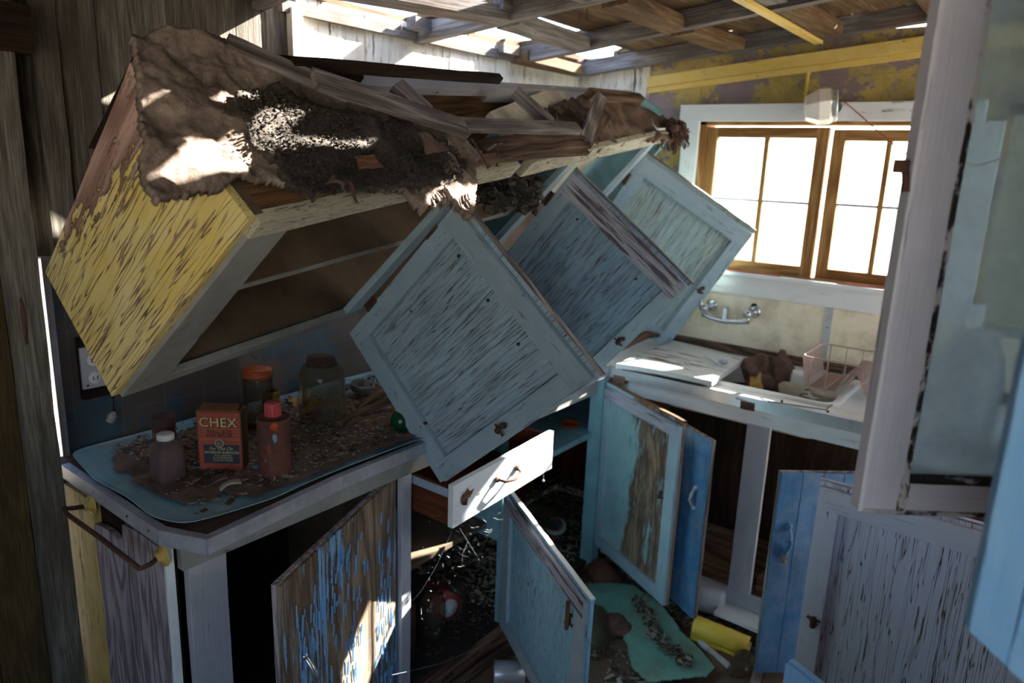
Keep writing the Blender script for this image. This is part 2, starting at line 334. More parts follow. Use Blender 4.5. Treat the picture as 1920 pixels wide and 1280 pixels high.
    def blob(s, c, rad, seed=0, amp=.25, fr=3, sub=2, smooth=True):
        bm = bmesh.new(); bmesh.ops.create_icosphere(bm, subdivisions=sub, radius=1); c = V(c); rad = V(rad); vs = []; rs = []
        for q in bm.verts:
            d = 1+amp*noise.noise(q.co*fr*.5+V((seed*7.1, seed*3.3, 0)))*1.6; p = V((q.co.x*rad.x, q.co.y*rad.y, q.co.z*rad.z))*d; vs.append(c+p); rs.append(p)
        fs = [tuple(x.index for x in f.verts) for f in bm.faces]; bm.free(); return s.add(vs, fs, rs, None, smooth)
    def grid(s, fn, nu, nv, thick=0, smooth=True, restf=None, keep=None):
        """open or thick sheet; fn(u,v)->(point, normal)"""
        idx = {}; vs = []; rs = []; fs = []
        def g(i, j, l):
            if (i, j, l) not in idx:
                p, nn = fn(i/nu, j/nv); p = V(p)-V(nn)*(thick*l); idx[(i, j, l)] = len(vs); vs.append(p); rs.append(restf(i/nu, j/nv) if restf else p)
            return idx[(i, j, l)]
        cells = {(i, j) for i in range(nu) for j in range(nv) if keep is None or keep((i+.5)/nu, (j+.5)/nv)}
        for (i, j) in cells:
            fs.append((g(i, j, 0), g(i+1, j, 0), g(i+1, j+1, 0), g(i, j+1, 0)))
            if thick:
                fs.append((g(i, j, 1), g(i, j+1, 1), g(i+1, j+1, 1), g(i+1, j, 1)))
                if (i-1, j) not in cells: fs.append((g(i, j, 0), g(i, j+1, 0), g(i, j+1, 1), g(i, j, 1)))
                if (i+1, j) not in cells: fs.append((g(i+1, j, 0), g(i+1, j, 1), g(i+1, j+1, 1), g(i+1, j+1, 0)))
                if (i, j-1) not in cells: fs.append((g(i, j, 0), g(i, j, 1), g(i+1, j, 1), g(i+1, j, 0)))
                if (i, j+1) not in cells: fs.append((g(i, j+1, 0), g(i+1, j+1, 0), g(i+1, j+1, 1), g(i, j+1, 1)))
        return s.add(vs, fs, rs, None, smooth)
    def chipq(s, c, ax, ay, off=None):   # a small four-cornered fleck with thickness
        c = V(c); n = V(ax).cross(V(ay)).normalized()*.0008
        return s.solid(lambda a, b, d: c+V(ax)*(a-.5)+V(ay)*(b-.5)+n*d*2, (V(ax).length, V(ay).length, .001))
    def build(s, name, mat, parent=None, bevel=0, origin=None, **tags):
        base = V(origin) if origin is not None else (WL[parent.name] if parent else V((0, 0, 0)))
        me = bpy.data.meshes.new(name); me.from_pydata([tuple(v-base) for v in s.v], [], s.f)
        for key, arr in (('rest', s.r), ('uvw', s.w)):
            at = me.attributes.new(key, 'FLOAT_VECTOR', 'POINT'); at.data.foreach_set('vector', [c for v in arr for c in v])
        me.polygons.foreach_set('use_smooth', s.sm)
        bm = bmesh.new(); bm.from_mesh(me); bmesh.ops.recalc_face_normals(bm, faces=bm.faces); bm.to_mesh(me); bm.free()
        me.materials.append(M[mat] if isinstance(mat, str) else mat)
        o = bpy.data.objects.new(name, me); COL.objects.link(o); WL[o.name] = base
        if parent: o.parent = parent; o.location = base-WL[parent.name]
        else: o.location = base
        if bevel:
            b = o.modifiers.new('bevel', 'BEVEL'); b.width = bevel; b.segments = 2; b.limit_method = 'ANGLE'; b.angle_limit = .8; b.harden_normals = False
        for k_, v_ in tags.items(): o[k_] = v_
        return o
WL = {}
def thing(name, loc, label=None, cat=None, group=None, kind=None):
    o = bpy.data.objects.new(name, None); COL.objects.link(o); o.location = loc; o.empty_display_size = .05; WL[o.name] = V(loc)
    tag(o, label, cat, group, kind); return o
def tag(o, label=None, cat=None, group=None, kind=None):
    if label: o['label'] = label
    if cat: o['category'] = cat
    if group: o['group'] = group
    if kind: o['kind'] = kind
    return o
def one(mb, name, mat, label, cat, group=None, kind=None, bevel=0, at=None):
    """a thing that is a single mesh, its origin at its base"""
    if at is None:
        xs = [v.x for v in mb.v]; ys = [v.y for v in mb.v]; at = V(((min(xs)+max(xs))/2, (min(ys)+max(ys))/2, min(v.z for v in mb.v)))
    return tag(mb.build(name, mat, None, bevel, at), label, cat, group, kind)
def struct(mb, name, mat, bevel=0): return tag(mb.build(name, mat, None, bevel), kind='structure')

# ================================================================== THE SETTING
def wrest(mb, a=1, b=2, c=0):
    mb.r = [V((v[a], v[b], v[c])) for v in mb.v]; return mb
ROOF0, SL = 2.04, .09
def rz(y, off=0): return ROOF0+off+SL*(1.92-y)
# floor and ground outside
m = MB(); m.box(-2.2, 3.1, -.9, 1.95, -.06, 0); struct(m, 'floor', 'floor')
m = MB()
def gnd(u, v):
    x, y = -12+60*u, -30+60*v; far = max(0, x-9); return V((x, y, -.35+.25*noise.noise(V((x, y, 0))*.4)+far*.10)), V((0, 0, 1))
m.grid(gnd, 60, 60); g = struct(m, 'ground', 'ext')
# wall with the sink window (far wall)
WX = 3.02
m = MB()
for (y0, y1, z0, z1) in ((1.31, 1.567, 0, 2.16), (.40, 1.31, 1.86, 2.16), (.40, 1.31, 0, 1.20), (.22, .40, 0, 2.4)):
    m.box(WX, WX+.1, y0, y1, z0, z1)
wrest(m); wall_far = struct(m, 'wall_far', 'tile_yellow')
m = MB(); m.box(WX, WX+.1, -.9, .22, 0, 2.5); wrest(m); m.build('faded_panel', 'tile_cream', wall_far)
m = MB(); y = 1.567
while y < 1.93:
    wd = rnd(.07, .1); m.box(WX-.004+rnd(0, .006), WX+.03, y, min(y+wd-.004, 1.94), 0, 2.12, 2, (2, 1, 12), .0015); y += wd
m.build('bare_board', 'whitewash', wall_far)
# long left wall of vertical boards
m = MB(); mw = MB(); x = .655
while x < 3.03:
    wd = rnd(.075, .11) if x > 1.4 else rnd(.085, .125)
    tgt = mw if x > 1.43 else m
    z0 = 0 if x > .70 else 1.39
    tgt.box(x, x+wd-.003-rnd(0, .003), 1.922+rnd(0, .006), 1.945, z0, 2.36 if x < 1.40 else 2.10, 2, (2, 1, 16), .002, 9); x += wd
m.box(.05, .64, 1.98, 2.0, -.3, 2.4, 2, (4, 1, 10), .002)  # unseen boards added behind the door to block light from the left
wall_left = struct(m, 'wall_left', 'board')
mw.build('whitewashed_boards', 'whitewash', wall_left)
m = MB(); m.box(1.425, 1.462, 1.895, 1.921, 1.45, 2.06, 2, (1, 1, 10), .002); m.build('batten', 'whitewash', wall_left)
m = MB(); m.box(1.40, 3.02, 1.905, 1.95, 2.045, 2.078, 0, (20, 1, 1), .002); m.build('wall_plate', 'rafter', wall_left)
m = MB(); m.box(.735, .79, 1.90, 1.921, 1.39, 2.3, 2, (1, 1, 14), .002); m.build('batten', 'board', wall_left)
m = MB(); m.box(.84, .875, 1.902, 1.921, 1.39, 2.3, 2, (1, 1, 14), .002); m.build('batten', 'board', wall_left)
m = MB(); m.box(.722, WX, 1.912, 1.9215, .86, 1.385); wrest(m, 0, 2, 1); m.build('tile_panel', 'tile_blue', wall_left)
m = MB(); m.box(.706, .722, 1.903, 1.921, .88, 1.395, 2); m.box(.722, .80, 1.903, 1.913, 1.38, 1.395); m.build('edge_strip', 'alu', wall_left)
# post, lath and ledged door at the left edge
xl, xp = Y(36, 860, 1.86).x, Y(95, 860, 1.86).x
m = MB(); m.box(xl+.001, xp, 1.80, 1.87, 0, 2.3, 2, (2, 2, 24), .003, 8); struct(m, 'trim_1', 'board', .002)
m = MB(); m.box(xp+.012, xp+.024, 1.89, 1.925, 0, 2.3, 2, (1, 1, 20), .003, 8); struct(m, 'trim_2', 'board')
m = MB()
for k in range(5): m.box(xl-.10*(k+1), xl-.10*k-.002, 1.83, 1.86, .02, 2.03, 2, (2, 1, 16), .002, 9)
door_1 = struct(m, 'door_1', 'leaf')
p = Y(35, 600, 1.828); m = MB()
m.tube([p+V((0, .0, .075)), p+V((.0, -.022, .06)), p+V((0, -.03, .02)), p+V((0, -.03, -.02)), p+V((0, -.022, -.06)), p+V((0, 0, -.075))], .005)
m.box(p.x-.011, p.x+.011, 1.822, 1.829, p.z+.058, p.z+.088); m.box(p.x-.011, p.x+.011, 1.822, 1.829, p.z-.088, p.z-.058)
m.build('door_handle', 'rust', door_1)
p = Y(30, 55, 1.80); m = MB(); m.box(p.x-.2, p.x+.027, 1.79, 1.83, p.z-.045, p.z+.05, 0, (6, 1, 2), .002); struct(m, 'trim_3', 'darkwood')
# other walls, outside the picture
m = MB(); m.box(.6, 2.32, -.9, -.8, 0, 2.6); m.box(3.03, 3.1, -.9, -.8, 0, 2.6);  m.box(2.32, 3.03, -.9, -.8, 2.2, 2.6); m.box(-.5, .6, -.9, -.8, 0, 2.6); m.box(-2.2, -.5, -.9, -.8, 0, .8); m.box(-2.2, -.5, -.9, -.8, 2.0, 2.6); wrest(m, 0, 2, 1); struct(m, 'wall_right', 'tile_cream')
m = MB()
for (y0, y1, z0, z1) in ((1.3, 1.95, 0, 2.5), (-.15, 1.3, 0, 2.6), (-.9, -.15, 2.3, 2.6), (-.9, -.15, 0, .4)): m.box(-2.2, -2.1, y0, y1, z0, z1)
m.box(-2.2, .06, 1.93, 2.03, 0, 2.5); struct(m, 'wall_back', 'board')

# ---- roof: sheathing boards with gaps, rafters, blocking
holes = [(1.40, 1.94, 1.68, 1.905), (1.62, 1.94, 1.50, 1.62), (2.0, 2.54, 1.73, 1.905), (2.1, 2.52, 1.57, 1.70), (2.58, 2.97, 1.62, 1.89)]   # x0,x1,y0,y1 on the sheathing
def RP(u, v, off=.060):
    n = V((0, SL, 1)); o = V((0, 1.92, ROOF0+off)); return ONP(u, v, o, n)
for poly in ([(645, -6), (700, -4), (800, 38), (760, 45)], [(815, 0), (910, 0), (915, 10), (870, 18)], [(952, 42), (1065, 72), (1020, 72), (985, 38)],
             [(1100, 93), (1190, 125), (1110, 125)], [(885, 62), (945, 84)], [(997, 116), (1085, 138)]):
    q = [RP(*a) for a in poly]; holes.append((min(a.x for a in q), max(a.x for a in q), min(a.y for a in q)-.01, max(a.y for a in q)+.01))
def sunhole(P, dx, dy):
    k = (rz(P.y, .06)-P.z)/(.70-SL*.5*0-.0); Q = P+V((1, -.38, .66))*k; k2 = (rz(Q.y, .06)-P.z)/.66; Q = P+V((1, -.38, .66))*k2
    holes.append((Q.x-dx/2, Q.x+dx/2, Q.y-dy/2, Q.y+dy/2)); return Q
slits = [(3.02-.0, 0, 0, 0)]
TOPO = V((.7076, 1.0471, 1.5489)); TOPN = (V((2.7809, 1.2939, 1.8061))-TOPO).cross(V((.6527, 1.2744, 1.7868))-TOPO).normalized()
if TOPN.z < 0: TOPN = -TOPN
def TP(u, v, off=0): return ONP(u, v, TOPO+TOPN*off, TOPN)
sunhole(TP(520, 238, .07), .17, .17); holes += [(a_, b_, c_, d_) for a_, b_, c_, d_ in ((RP(1362, 60).x, RP(1400, 60).x, RP(1380, 63).y-.012, RP(1380, 63).y+.012), (RP(1592, 28).x, RP(1618, 28).x, RP(1605, 28).y-.01, RP(1605, 28).y+.01), (RP(1652, 19).x, RP(1674, 19).x, RP(1662, 19).y-.012, RP(1662, 19).y+.012))]; sunhole(TP(312, 146, .07), .16, .04); sunhole(TP(600, 262, .06), .34, .030); sunhole(TP(490, 172, .05), .10, .03); sunhole(TP(850, 372, .02), .22, .07)
sunhole(V((.715, 1.86, 1.53)), .12, .09); sunhole(V((.80, 1.915, 1.475)), .16, .085); sunhole(V((2.62, 1.30, 1.80)), .22, .05); sunhole(TP(430, 338, .01), .10, .04)
ceil = MB(); y = 2.24; rows = []
while y > -1.0:
    wd = rnd(.085, .125); rows.append((y-wd, y)); y -= wd
first = True; ceiling = None
segs = []
for (y0, y1) in rows:
    cuts = []
    for (a, b, c, d) in holes:
        ov = min(y1, d)-max(y0, c)
        if ov > .25*min(y1-y0, d-c) and ov > 0: cuts.append((a, b, max(y0, c), min(y1, d)))
    cuts.sort(); xs = -2.3
    parts = []
    for (a, b, c, d) in cuts:
        if a > xs: parts.append((xs, a, y0, y1))
        # what is left of the board beside a narrow hole
        if c-y0 > .012: parts.append((max(a, xs), b, y0, c))
        if y1-d > .012: parts.append((max(a, xs), b, d, y1))
        xs = max(xs, b)
    parts.append((xs, 3.16, y0, y1))
    for (a, b, c, d) in parts:
        if b-a > .01: segs.append((a, b, c, d))
for i, (a, b, c, d) in enumerate(segs):
    m = MB(); nn = max(1, int((b-a)/.09)); zz = .060+rnd(0, .006); g = .0008
    m.solid(lambda u, v, w_: (a+(b-a)*u, c+g+(d-c-2*g)*v, rz(c+(d-c)*v, zz+.02*w_)), (b-a, d-c, .02), (nn, 2, 1), .0025 if b-a > .2 else .006, 14)
    if ceiling is None: ceiling = struct(m, 'ceiling', 'roofwood')
    else: m.build('sheathing_board', 'roofwood', ceiling)
def rafter(xa, ya, xb, yb, wd=.042, h=.060, mat='rafter', name='rafter'):
    m = MB(); n = max(2, int(V((xb-xa, yb-ya)).length/.1)); t = V((xb-xa, yb-ya, 0)).normalized(); s_ = V((-t.y, t.x, 0))*wd/2
    def fn(a, b, c):
        q = V((xa+(xb-xa)*a, ya+(yb-ya)*a, 0))+s_*(2*b-1); q.z = rz(q.y, h*c); return q
    m.solid(fn, (V((xb-xa, yb-ya)).length, wd, h), (n, 1, 2), .0025, 12); return m.build(name, mat, ceiling)
rafter(1.36, 2.1, .95, -.8); rafter(1.975, 2.1, 1.90, -.8); rafter(2.56, 2.1, 2.28, -.8); rafter(2.985, 2.15, 2.985, -.8)
rafter(.78, 2.1, .72, -.8); rafter(.1, 2.1, .1, -.8); rafter(-.6, 2.1, -.6, -.8); rafter(-1.3, 2.1, -1.3, -.8)
for (xa, ya, xb, yb) in ((1.39, 1.70, 1.95, 1.585), (2.0, 1.60, 2.53, 1.635), (2.02, 1.225, 2.49, 1.245), (2.53, 1.245, 2.96, 1.225), (2.42, .885, 2.96, .87),
                         (1.40, 1.24, 1.93, 1.24), (1.97, .88, 2.36, .88), (2.38, .50, 2.96, .50), (2.5, 1.93, 2.96, 1.95), (.8, 1.6, 1.32, 1.6), (.8, 1.1, 1.32, 1.1)):
    rafter(xa, ya-.045, xb, yb-.045, .088, .038, 'roofwood' if xa > 2 else 'rafter', 'blocking')
# short cleats nailed to the rafters, hanging nails
for (u0_, v0_, u1_, v1_) in ((775, 50, 822, 58), (938, 15, 930, 30), (940, 95, 985, 100), (1060, 72, 1092, 80)):
    p = RP(u0_, v0_, .03); m = MB(); m.box(p.x-.01, p.x+.09, p.y-.02, p.y+.02, p.z-.008, p.z+.03, 0, (2, 1, 1), .002); m.build('cleat', 'rafter', ceiling)
for (u, v) in ((753, 42), (1006, 42), (932, 95), (1101, 15), (1087, 22), (879, 48)):
    p = RP(u, v, .03); m = MB(); m.tube([p, p-V((.002, 0, .035))], .0016, 6); m.build('nail', 'rust', ceiling)
# yellow strip under the blocking and torn tin scrap
p0, p1 = RP(1445, 30, -.006), RP(1550, 88, -.006); m = MB(); m.plank(p0+(p0-p1)*.6, p1, V((0, .03, 0)), V((0, 0, .012)), 6); m.build('yellow_strip', 'yellow_trim', ceiling)
p = RP(1098, 112, -.01); m = MB(); m.solid(lambda a, b, c: p+V((.045*(a-.5)*(1-.4*b), .02*(b-.5), -.03*b*(1-a)+.002*c)), (.05, .03, .002), (4, 4, 1), .001); m.build('tin_scrap', 'rust', ceiling)

# ---- trims of the window wall
def strip_on_far(y0, y1, z0, z1, mat, name, t=.02, jit=.0012, slope=0, zs=None):
    m = MB(); L = abs(y1-y0); H_ = abs(z1-z0); vert = H_ > L
    m.solid(lambda a, b, c: (WX-t*c, y0+(y1-y0)*a, (z0+(z1-z0)*b+slope*(y1-y0)*a)), (L, H_, t), (1 if vert else 14, 14 if vert else 1, 1), jit, 10, 1 if vert else 0)
    return struct(m, name, mat, .0015)
strip_on_far(1.567, -.6, 1.985, 2.03, 'yellow_trim', 'trim_4', .022, .001, -.092)
strip_on_far(1.567, -.6, 1.962, 1.984, 'yellow_trim', 'trim_5', .014, .001, -.092)
p = X(1255, 330/2.18, WX)
strip_on_far(.905, .895, 1.915, 2.06, 'yellow_trim', 'trim_6', .008)
strip_on_far(1.40, .30, 1.846, 1.912, 'white_paint', 'trim_7', .024)      # head board
strip_on_far(1.385, 1.312, 1.20, 1.846, 'white_paint', 'trim_8', .02)     # left casing
strip_on_far(.395, .24, 1.20, 1.846, 'white_paint', 'trim_9', .02)        # right casing
strip_on_far(1.42, .20, 1.150, 1.232, 'white_paint', 'trim_10', .024)     # apron
m = MB(); m.box(WX-.045, WX+.09, .38, 1.33, 1.232, 1.246, 1, (1, 14, 1), .002); struct(m, 'trim_11', 'white_paint')
strip_on_far(.22, -.7, X(1850, 205, WX).z-.018, X(1850, 205, WX).z+.012, 'darkwood', 'trim_12', .02)
# ---- window
m = MB()
for (y0, y1, z0, z1) in ((1.285, 1.312, 1.246, 1.85), (.395, .42, 1.246, 1.85), (.395, 1.312, 1.832, 1.85), (.395, 1.312, 1.24, 1.252)):
    m.box(WX-.005, WX+.09, y0, y1, z0, z1, 2 if z1-z0 > .3 else 1)
window_1 = struct(m, 'window_1', 'honey', .001)
def sash(y0, y1, z0, z1, xx, munt, zm, shift=0):
    W = .045
    f = MB(); f.box(xx, xx+.03, y0, y0+W, z0, z1, 2, (1, 1, 8), .0006); fr = f.build('window_sash', 'honey', window_1, .001)
    for b in ((y1-W, y1, z0, z1), (y0+W, y1-W, z1-W*.9, z1), (y0+W, y1-W, z0, z0+W*.85)):
        f = MB(); f.box(xx+.001, xx+.029, b[0], b[1], b[2], b[3], 2 if b[3]-b[2] > .3 else 1, (1, 8, 1), .0006); f.build('sash_rail', 'honey', fr, .001)
    f = MB(); f.box(xx+.006, xx+.024, munt-.009, munt+.009, z0+W*.8, z1-W*.8, 2); f.build('muntin', 'honey', fr)
    f = MB(); f.box(xx+.008, xx+.022, y0+W, y1-W, zm-.005, zm+.005, 1); f.build('muntin', 'alu', fr)
    f = MB(); f.box(xx+.014, xx+.016, y0+W*.9, y1-W*.9, z0+W*.8, z1-W*.8); f.build('window_glass', 'window_glass', fr)
sash(.80, 1.285, 1.253, 1.825, WX+.01, 1.035, X(1420, 376, WX+.02).z)
sash(.422, .788, 1.253, 1.818, WX+.025, .590, X(1560, 383, WX+.03).z)
# ================================================================== FALLEN WALL CABINET
CC = {(0,0,0): (.6687,1.4871,1.1637), (0,0,1): (.7076,1.0471,1.5489), (0,1,0): (.6497,1.694,1.3936), (0,1,1): (.6527,1.2744,1.7868),
      (1,0,0): (2.7836,1.695,1.3676), (1,0,1): (2.7809,1.2939,1.8061), (1,1,0): (2.7363,1.895,1.5954), (1,1,1): (2.754,1.49,1.9433)}
CC = {k: V(v) for k, v in CC.items()}; CL, CDp, CH = 2.1, .31, .59
def T(a, b, c):
    q = V((0, 0, 0))
    for i in (0, 1):
        for j in (0, 1):
            for k in (0, 1): q += CC[(i, j, k)]*((a if i else 1-a)*(b if j else 1-b)*(c if k else 1-c))
    return q
def cb(a0, a1, b0, b1, c0, c1, grain=0, n=None, jit=.001, mb=None, fr=14):
    m = mb or MB(); d = ((a1-a0)*CL, (b1-b0)*CDp, (c1-c0)*CH)
    n = n or (max(1, int(d[0]/.12)), max(1, int(d[1]/.12)), max(1, int(d[2]/.12)))
    m.solid(lambda a, b, c: T(a0+(a1-a0)*a, b0+(b1-b0)*b, c0+(c1-c0)*c), d, n, jit, fr, grain); return m
cab = thing('kitchen_cabinet', T(.5, .5, 0), 'long painted wall cabinet torn off the wall, tilted forward with yellow end panel', 'cabinet')
m = cb(-.008, .0, 0, 1, 0, 1, 2, (1, 5, 8), .0015)
ep = m.build('end_panel', 'yellow', cab, .001); ep['label'] = 'yellow end panel with curling paint'
cb(.0, .009, .02, 1, 0, 1, 2).build('inner_side', 'in_grey', cab)
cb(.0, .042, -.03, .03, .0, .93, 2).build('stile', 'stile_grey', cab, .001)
cb(.0, .40, -.035, .045, .925, 1, 0, None, .0015).build('top_rail', 'cream_peel', cab, .001)
cb(.43, 1.0, -.035, .045, .905, 1, 0, (16, 1, 1), .002).build('top_rail', 'cream_peel', cab, .001)
cb(.0, 1, .03, 1, .0, .03).build('bottom_board', 'in_grey', cab)
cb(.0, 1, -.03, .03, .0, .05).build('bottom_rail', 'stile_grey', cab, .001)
cb(.009, .58, .12, .97, .44, .465).build('shelf', 'in_grey', cab); cb(.009, .58, .115, .12, .435, .468).build('shelf_edge', 'stile_grey', cab)
cb(.009, .60, .965, .985, .03, .98).build('back_panel', 'plywood', cab)
cb(.0, .22, .05, .98, .978, 1.0).build('top_board', 'plywood', cab)
cb(.05, .5, .9, 1.03, .955, 1.0).build('back_rail', 'grey_paint', cab, .001)
cb(.5, .99, .93, 1.03, .90, 1.0).build('back_rail', 'grey_paint', cab, .001)
cb(.99, 1, 0, 1, 0, 1, 2).build('far_end_panel', 'teal_clean', cab)
cb(.60, .62, .1, .97, .05, .95, 2).build('divider', 'teal_clean', cab)
for a in (.305, .58, .90): cb(a-.012, a+.012, -.03, .03, .05, .925, 2).build('stile', 'teal_frame', cab, .001)
cb(.63, .76, .5, .52, .42, .90).build('inner_panel', 'cream', cab)
m = cb(.86, .98, .6, .62, .1, .9); m.build('inner_panel', 'cream', cab)

def quadfn(c, n):
    A, B, C_, D_ = [V(x) for x in c]   # A hinge-top, B hinge-bottom, C outer-bottom, D outer-top
    def q(u, v, t): return (A*(1-u)+D_*u)*v+(B*(1-u)+C_*u)*(1-v)+n*t
    return q
def face_normal(c, toward=EYE):
    A, B, C_, D_ = [V(x) for x in c]; n = (C_-B).cross(A-B).normalized(); ce = (A+B+C_+D_)/4
    return n if (toward-ce).dot(n) > 0 else -n
def framed_door(parent, c, panel, frame, rails=None, sw=.10, rw=.11, back=.012, fr=.017, name='door', lip=.012, catch=None, edge='greyboard', knob=None):
    """cabinet door seen from its inner side: plywood sheet behind, frame strips in front"""
    n = face_normal(c); q = quadfn(c, n); A, B, C_, D_ = [V(x) for x in c]; W, Hh = (C_-B).length, (A-B).length
    rails = rails or frame
    def st(u0, u1, v0, v1, t0, t1, grain, n_=None, jit=.0008):
        m = MB(); d = ((u1-u0)*W, (v1-v0)*Hh, abs(t1-t0))
        m.solid(lambda a, b, e: q(u0+(u1-u0)*a, v0+(v1-v0)*b, t0+(t1-t0)*e), d, n_ or (max(1, int(d[0]/.08)), max(1, int(d[1]/.08)), 1), jit, 16, 1 if grain else 0); return m
    L = lip/W
    dr = st(.0, 1+L*.3, -.0, 1+lip/Hh, -fr-back, -fr, 1).build(name, panel, parent)
    st(0, sw, 0, 1, -fr, 0, 1).build('stile', frame, dr, .0012); st(1-sw, 1, 0, 1, -fr, 0, 1).build('stile', frame, dr, .0012)
    st(sw, 1-sw, 0, rw, -fr, 0, 0).build('rail', frame, dr, .0012)
    st(sw*.2, 1-sw*.2, 1-rw, 1, -fr, .001, 0).build('rail', rails, dr, .0012)
    st(.0, 1+L*.4, 1+lip/Hh, 1+lip/Hh+.008, -fr-back-.002, -fr+.001, 0, (20, 1, 1), .0014).build('edge_strip', edge, dr)
    return dr, q, n, W, Hh
def catch_at(dr, p, n, right, mat='rust', s=1.0):
    m = MB(); upv = n.cross(right).normalized()
    m.blob(p+n*.008, (.009*s, .009*s, .009*s), 3, .3, 3); m.blob(p+n*.006+upv*.018*s, (.008*s, .008*s, .008*s), 5, .4, 4)
    m.tube([p-right*.018*s+n*.003, p+n*.006, p+right*.018*s+n*.003], .0025*s, 6); m.tube([p-right*.012*s+upv*.012*s+n*.003, p+right*.016*s-upv*.006*s+n*.004], .002*s, 6)
    return m.build('catch', mat, dr)
D1 = [(1.3516,1.1991,1.5448), (1.3653,1.5986,1.1582), (1.3836,1.2573,.795), (1.3998,.8128,1.1803)]
D2 = [(1.9446,1.2509,1.625), (1.9341,1.6524,1.1712), (2.1262,1.3221,.8393), (2.1367,.9206,1.2931)]
D3 = [(2.6419,1.3748,1.6988), (2.6517,1.7078,1.1669), (2.9167,1.3357,.878), (2.9069,1.0027,1.4099)]
def on_door(c, u, v, off=0): n = face_normal(c); return ONP(u, v, V(c[1])+n*off, n)
for i, (c, pan, frm, rl) in enumerate(((D1, 'teal_in', 'teal_frame', 'teal_frame'), (D2, 'teal_worn', 'teal_frame', 'lav_frame'), (D3, 'teal_green', 'teal_frame', 'teal_frame'))):
    dr, q, n, W, Hh = framed_door(cab, c, pan, frm, rl, back=.010 if i else .012)
    right = (V(c[3])-V(c[0])).normalized()
    px = ((938, 805), (1160, 640), (1312, 545))[i]; catch_at(dr, on_door(c, *px), n, right)
    if i == 0:
        catch_at(dr, on_door(c, 795, 797, -.015), n, right, 'rust', .7)
        for (u, v) in ((860, 480), (915, 563), (972, 645)):
            p = on_door(c, u, v, -.016); k = MB(); k.blob(p, (.0045, .0045, .0045), 1, .1, 2); k.build('green_pin', 'green', dr)
        for (u, v) in ((708, 655), (770, 583)):
            p = on_door(c, u, v, -.015); k = MB(); k.blob(p, (.004, .004, .004), 2, .2, 2); k.build('nail_head', 'silver', dr)
    else:
        for (u, v) in (((1192, 523), (1082, 411)) if i == 1 else ((1383, 446), (1202, 313))):
            p = on_door(c, u, v, -.004); k = MB(); k.blob(p, (.004, .004, .004), 2, .2, 2); k.build('nail_head', 'black', dr)
# hinge leaves
for c in (D1, D2, D3):
    for f_ in (.82, .25):
        p = V(c[1]).lerp(V(c[0]), f_); m = MB(); ax = (V(c[0])-V(c[1])).normalized(); m.tube([p-ax*.025, p+ax*.025], .005, 8)
        n = face_normal(c); s_ = (V(c[2])-V(c[1])).normalized(); m.solid(lambda a, b, e: p+ax*(.05*a-.025)-s_*.028*b+n*(.002*e), (.05, .028, .002)); m.build('hinge', 'rust', cab)

# ---- loose lumber lying on top of the cabinet
def loose(name, pts, wd, th, mat, label, cat='board', off=(.03, .03), n=8, warp=0, group=None, taper=0, jit=.0018):
    a, b = TP(*pts[0], off[0]), TP(*pts[1], off[1]); t = (b-a).normalized(); wv = TOPN.cross(t).normalized()*wd
    m = MB(); m.plank(a, b, wv, TOPN*th, n, jit, 18, warp, taper); return one(m, name, mat, label, cat, group)
loose('loose_board', ((425, 80), (652, 176)), .035, .018, 'greyboard', 'grey board along the upper edge of the dirt crust, left end by the wall', off=(.035, .05))
loose('loose_board', ((590, 148), (872, 241)), .050, .016, 'greyboard', 'long weathered board lying diagonally over the dirt, cream underside', off=(.075, .06))
loose('loose_board', ((858, 234), (1083, 241)), .034, .016, 'greyboard', 'flat board running right from the end of the diagonal board', off=(.055, .055))
loose('lath', ((548, 118), (936, 148)), .018, .02, 'darkwood', 'thin dark lath nearest the bright whitewashed wall', 'lath', off=(.05, .06))
loose('cross_piece', ((742, 160), (800, 212)), .055, .02, 'greyboard', 'short slanted cross piece under the diagonal board, left of two', 'board', off=(.03, .03), n=3)
loose('cross_piece', ((965, 172), (1032, 232)), .040, .024, 'greyboard', 'short slanted cross piece with teal edge, right of the other', 'board', off=(.035, .035), n=3)
loose('splintered_board', ((905, 285), (1092, 262)), .06, .014, 'brownboard', 'dark splintered board with curling grain behind the cracked rail', off=(.01, .02), warp=.012, jit=.005)
loose('splintered_board', ((890, 300), (1100, 284)), .022, .012, 'brownboard', 'thin dark split board just above the cracked rail', off=(.012, .012), warp=.006, jit=.004)
loose('cross_piece', ((1128, 180), (1098, 262)), .04, .012, 'greyboard', 'upright grey slat leaning in the far debris, its top by the rim', 'board', off=(.05, .03), n=4)
loose('cross_piece', ((1140, 215), (1103, 272)), .022, .012, 'brownboard', 'narrow brown slat beside the upright grey slat', 'board', off=(.03, .03), n=4)
loose('loose_board', ((1105, 176), (1200, 186)), .03, .03, 'brownboard', 'short brown board across the far rim of the fallen cabinet', off=(.02, .02), n=3)
loose('rim_strip', ((1192, 178), (1240, 212)), .018, .02, 'teal_clean', 'short teal strip along the far end rim of the fallen cabinet', 'board', off=(.02, .02), n=3)
# dark plank behind the yellow end
a, b = V((.66, 1.30, 1.83)), V((.66, 1.72, 1.50))
A_ = [X(262, 78, .66), X(165, 278, .66), X(192, 282, .66), X(268, 118, .66)]
m = MB(); m.solid(lambda u, v, w_: (A_[0]*(1-u)+A_[1]*u)*(1-v)+(A_[3]*(1-u)+A_[2]*u)*v+V((.5*w_, .02*w_, .03*w_)), (.4, .06, .5), (6, 1, 4), .001)
one(m, 'dark_plank', 'darkwood', 'dark brown plank sticking out between the yellow end panel and the wall', 'board')

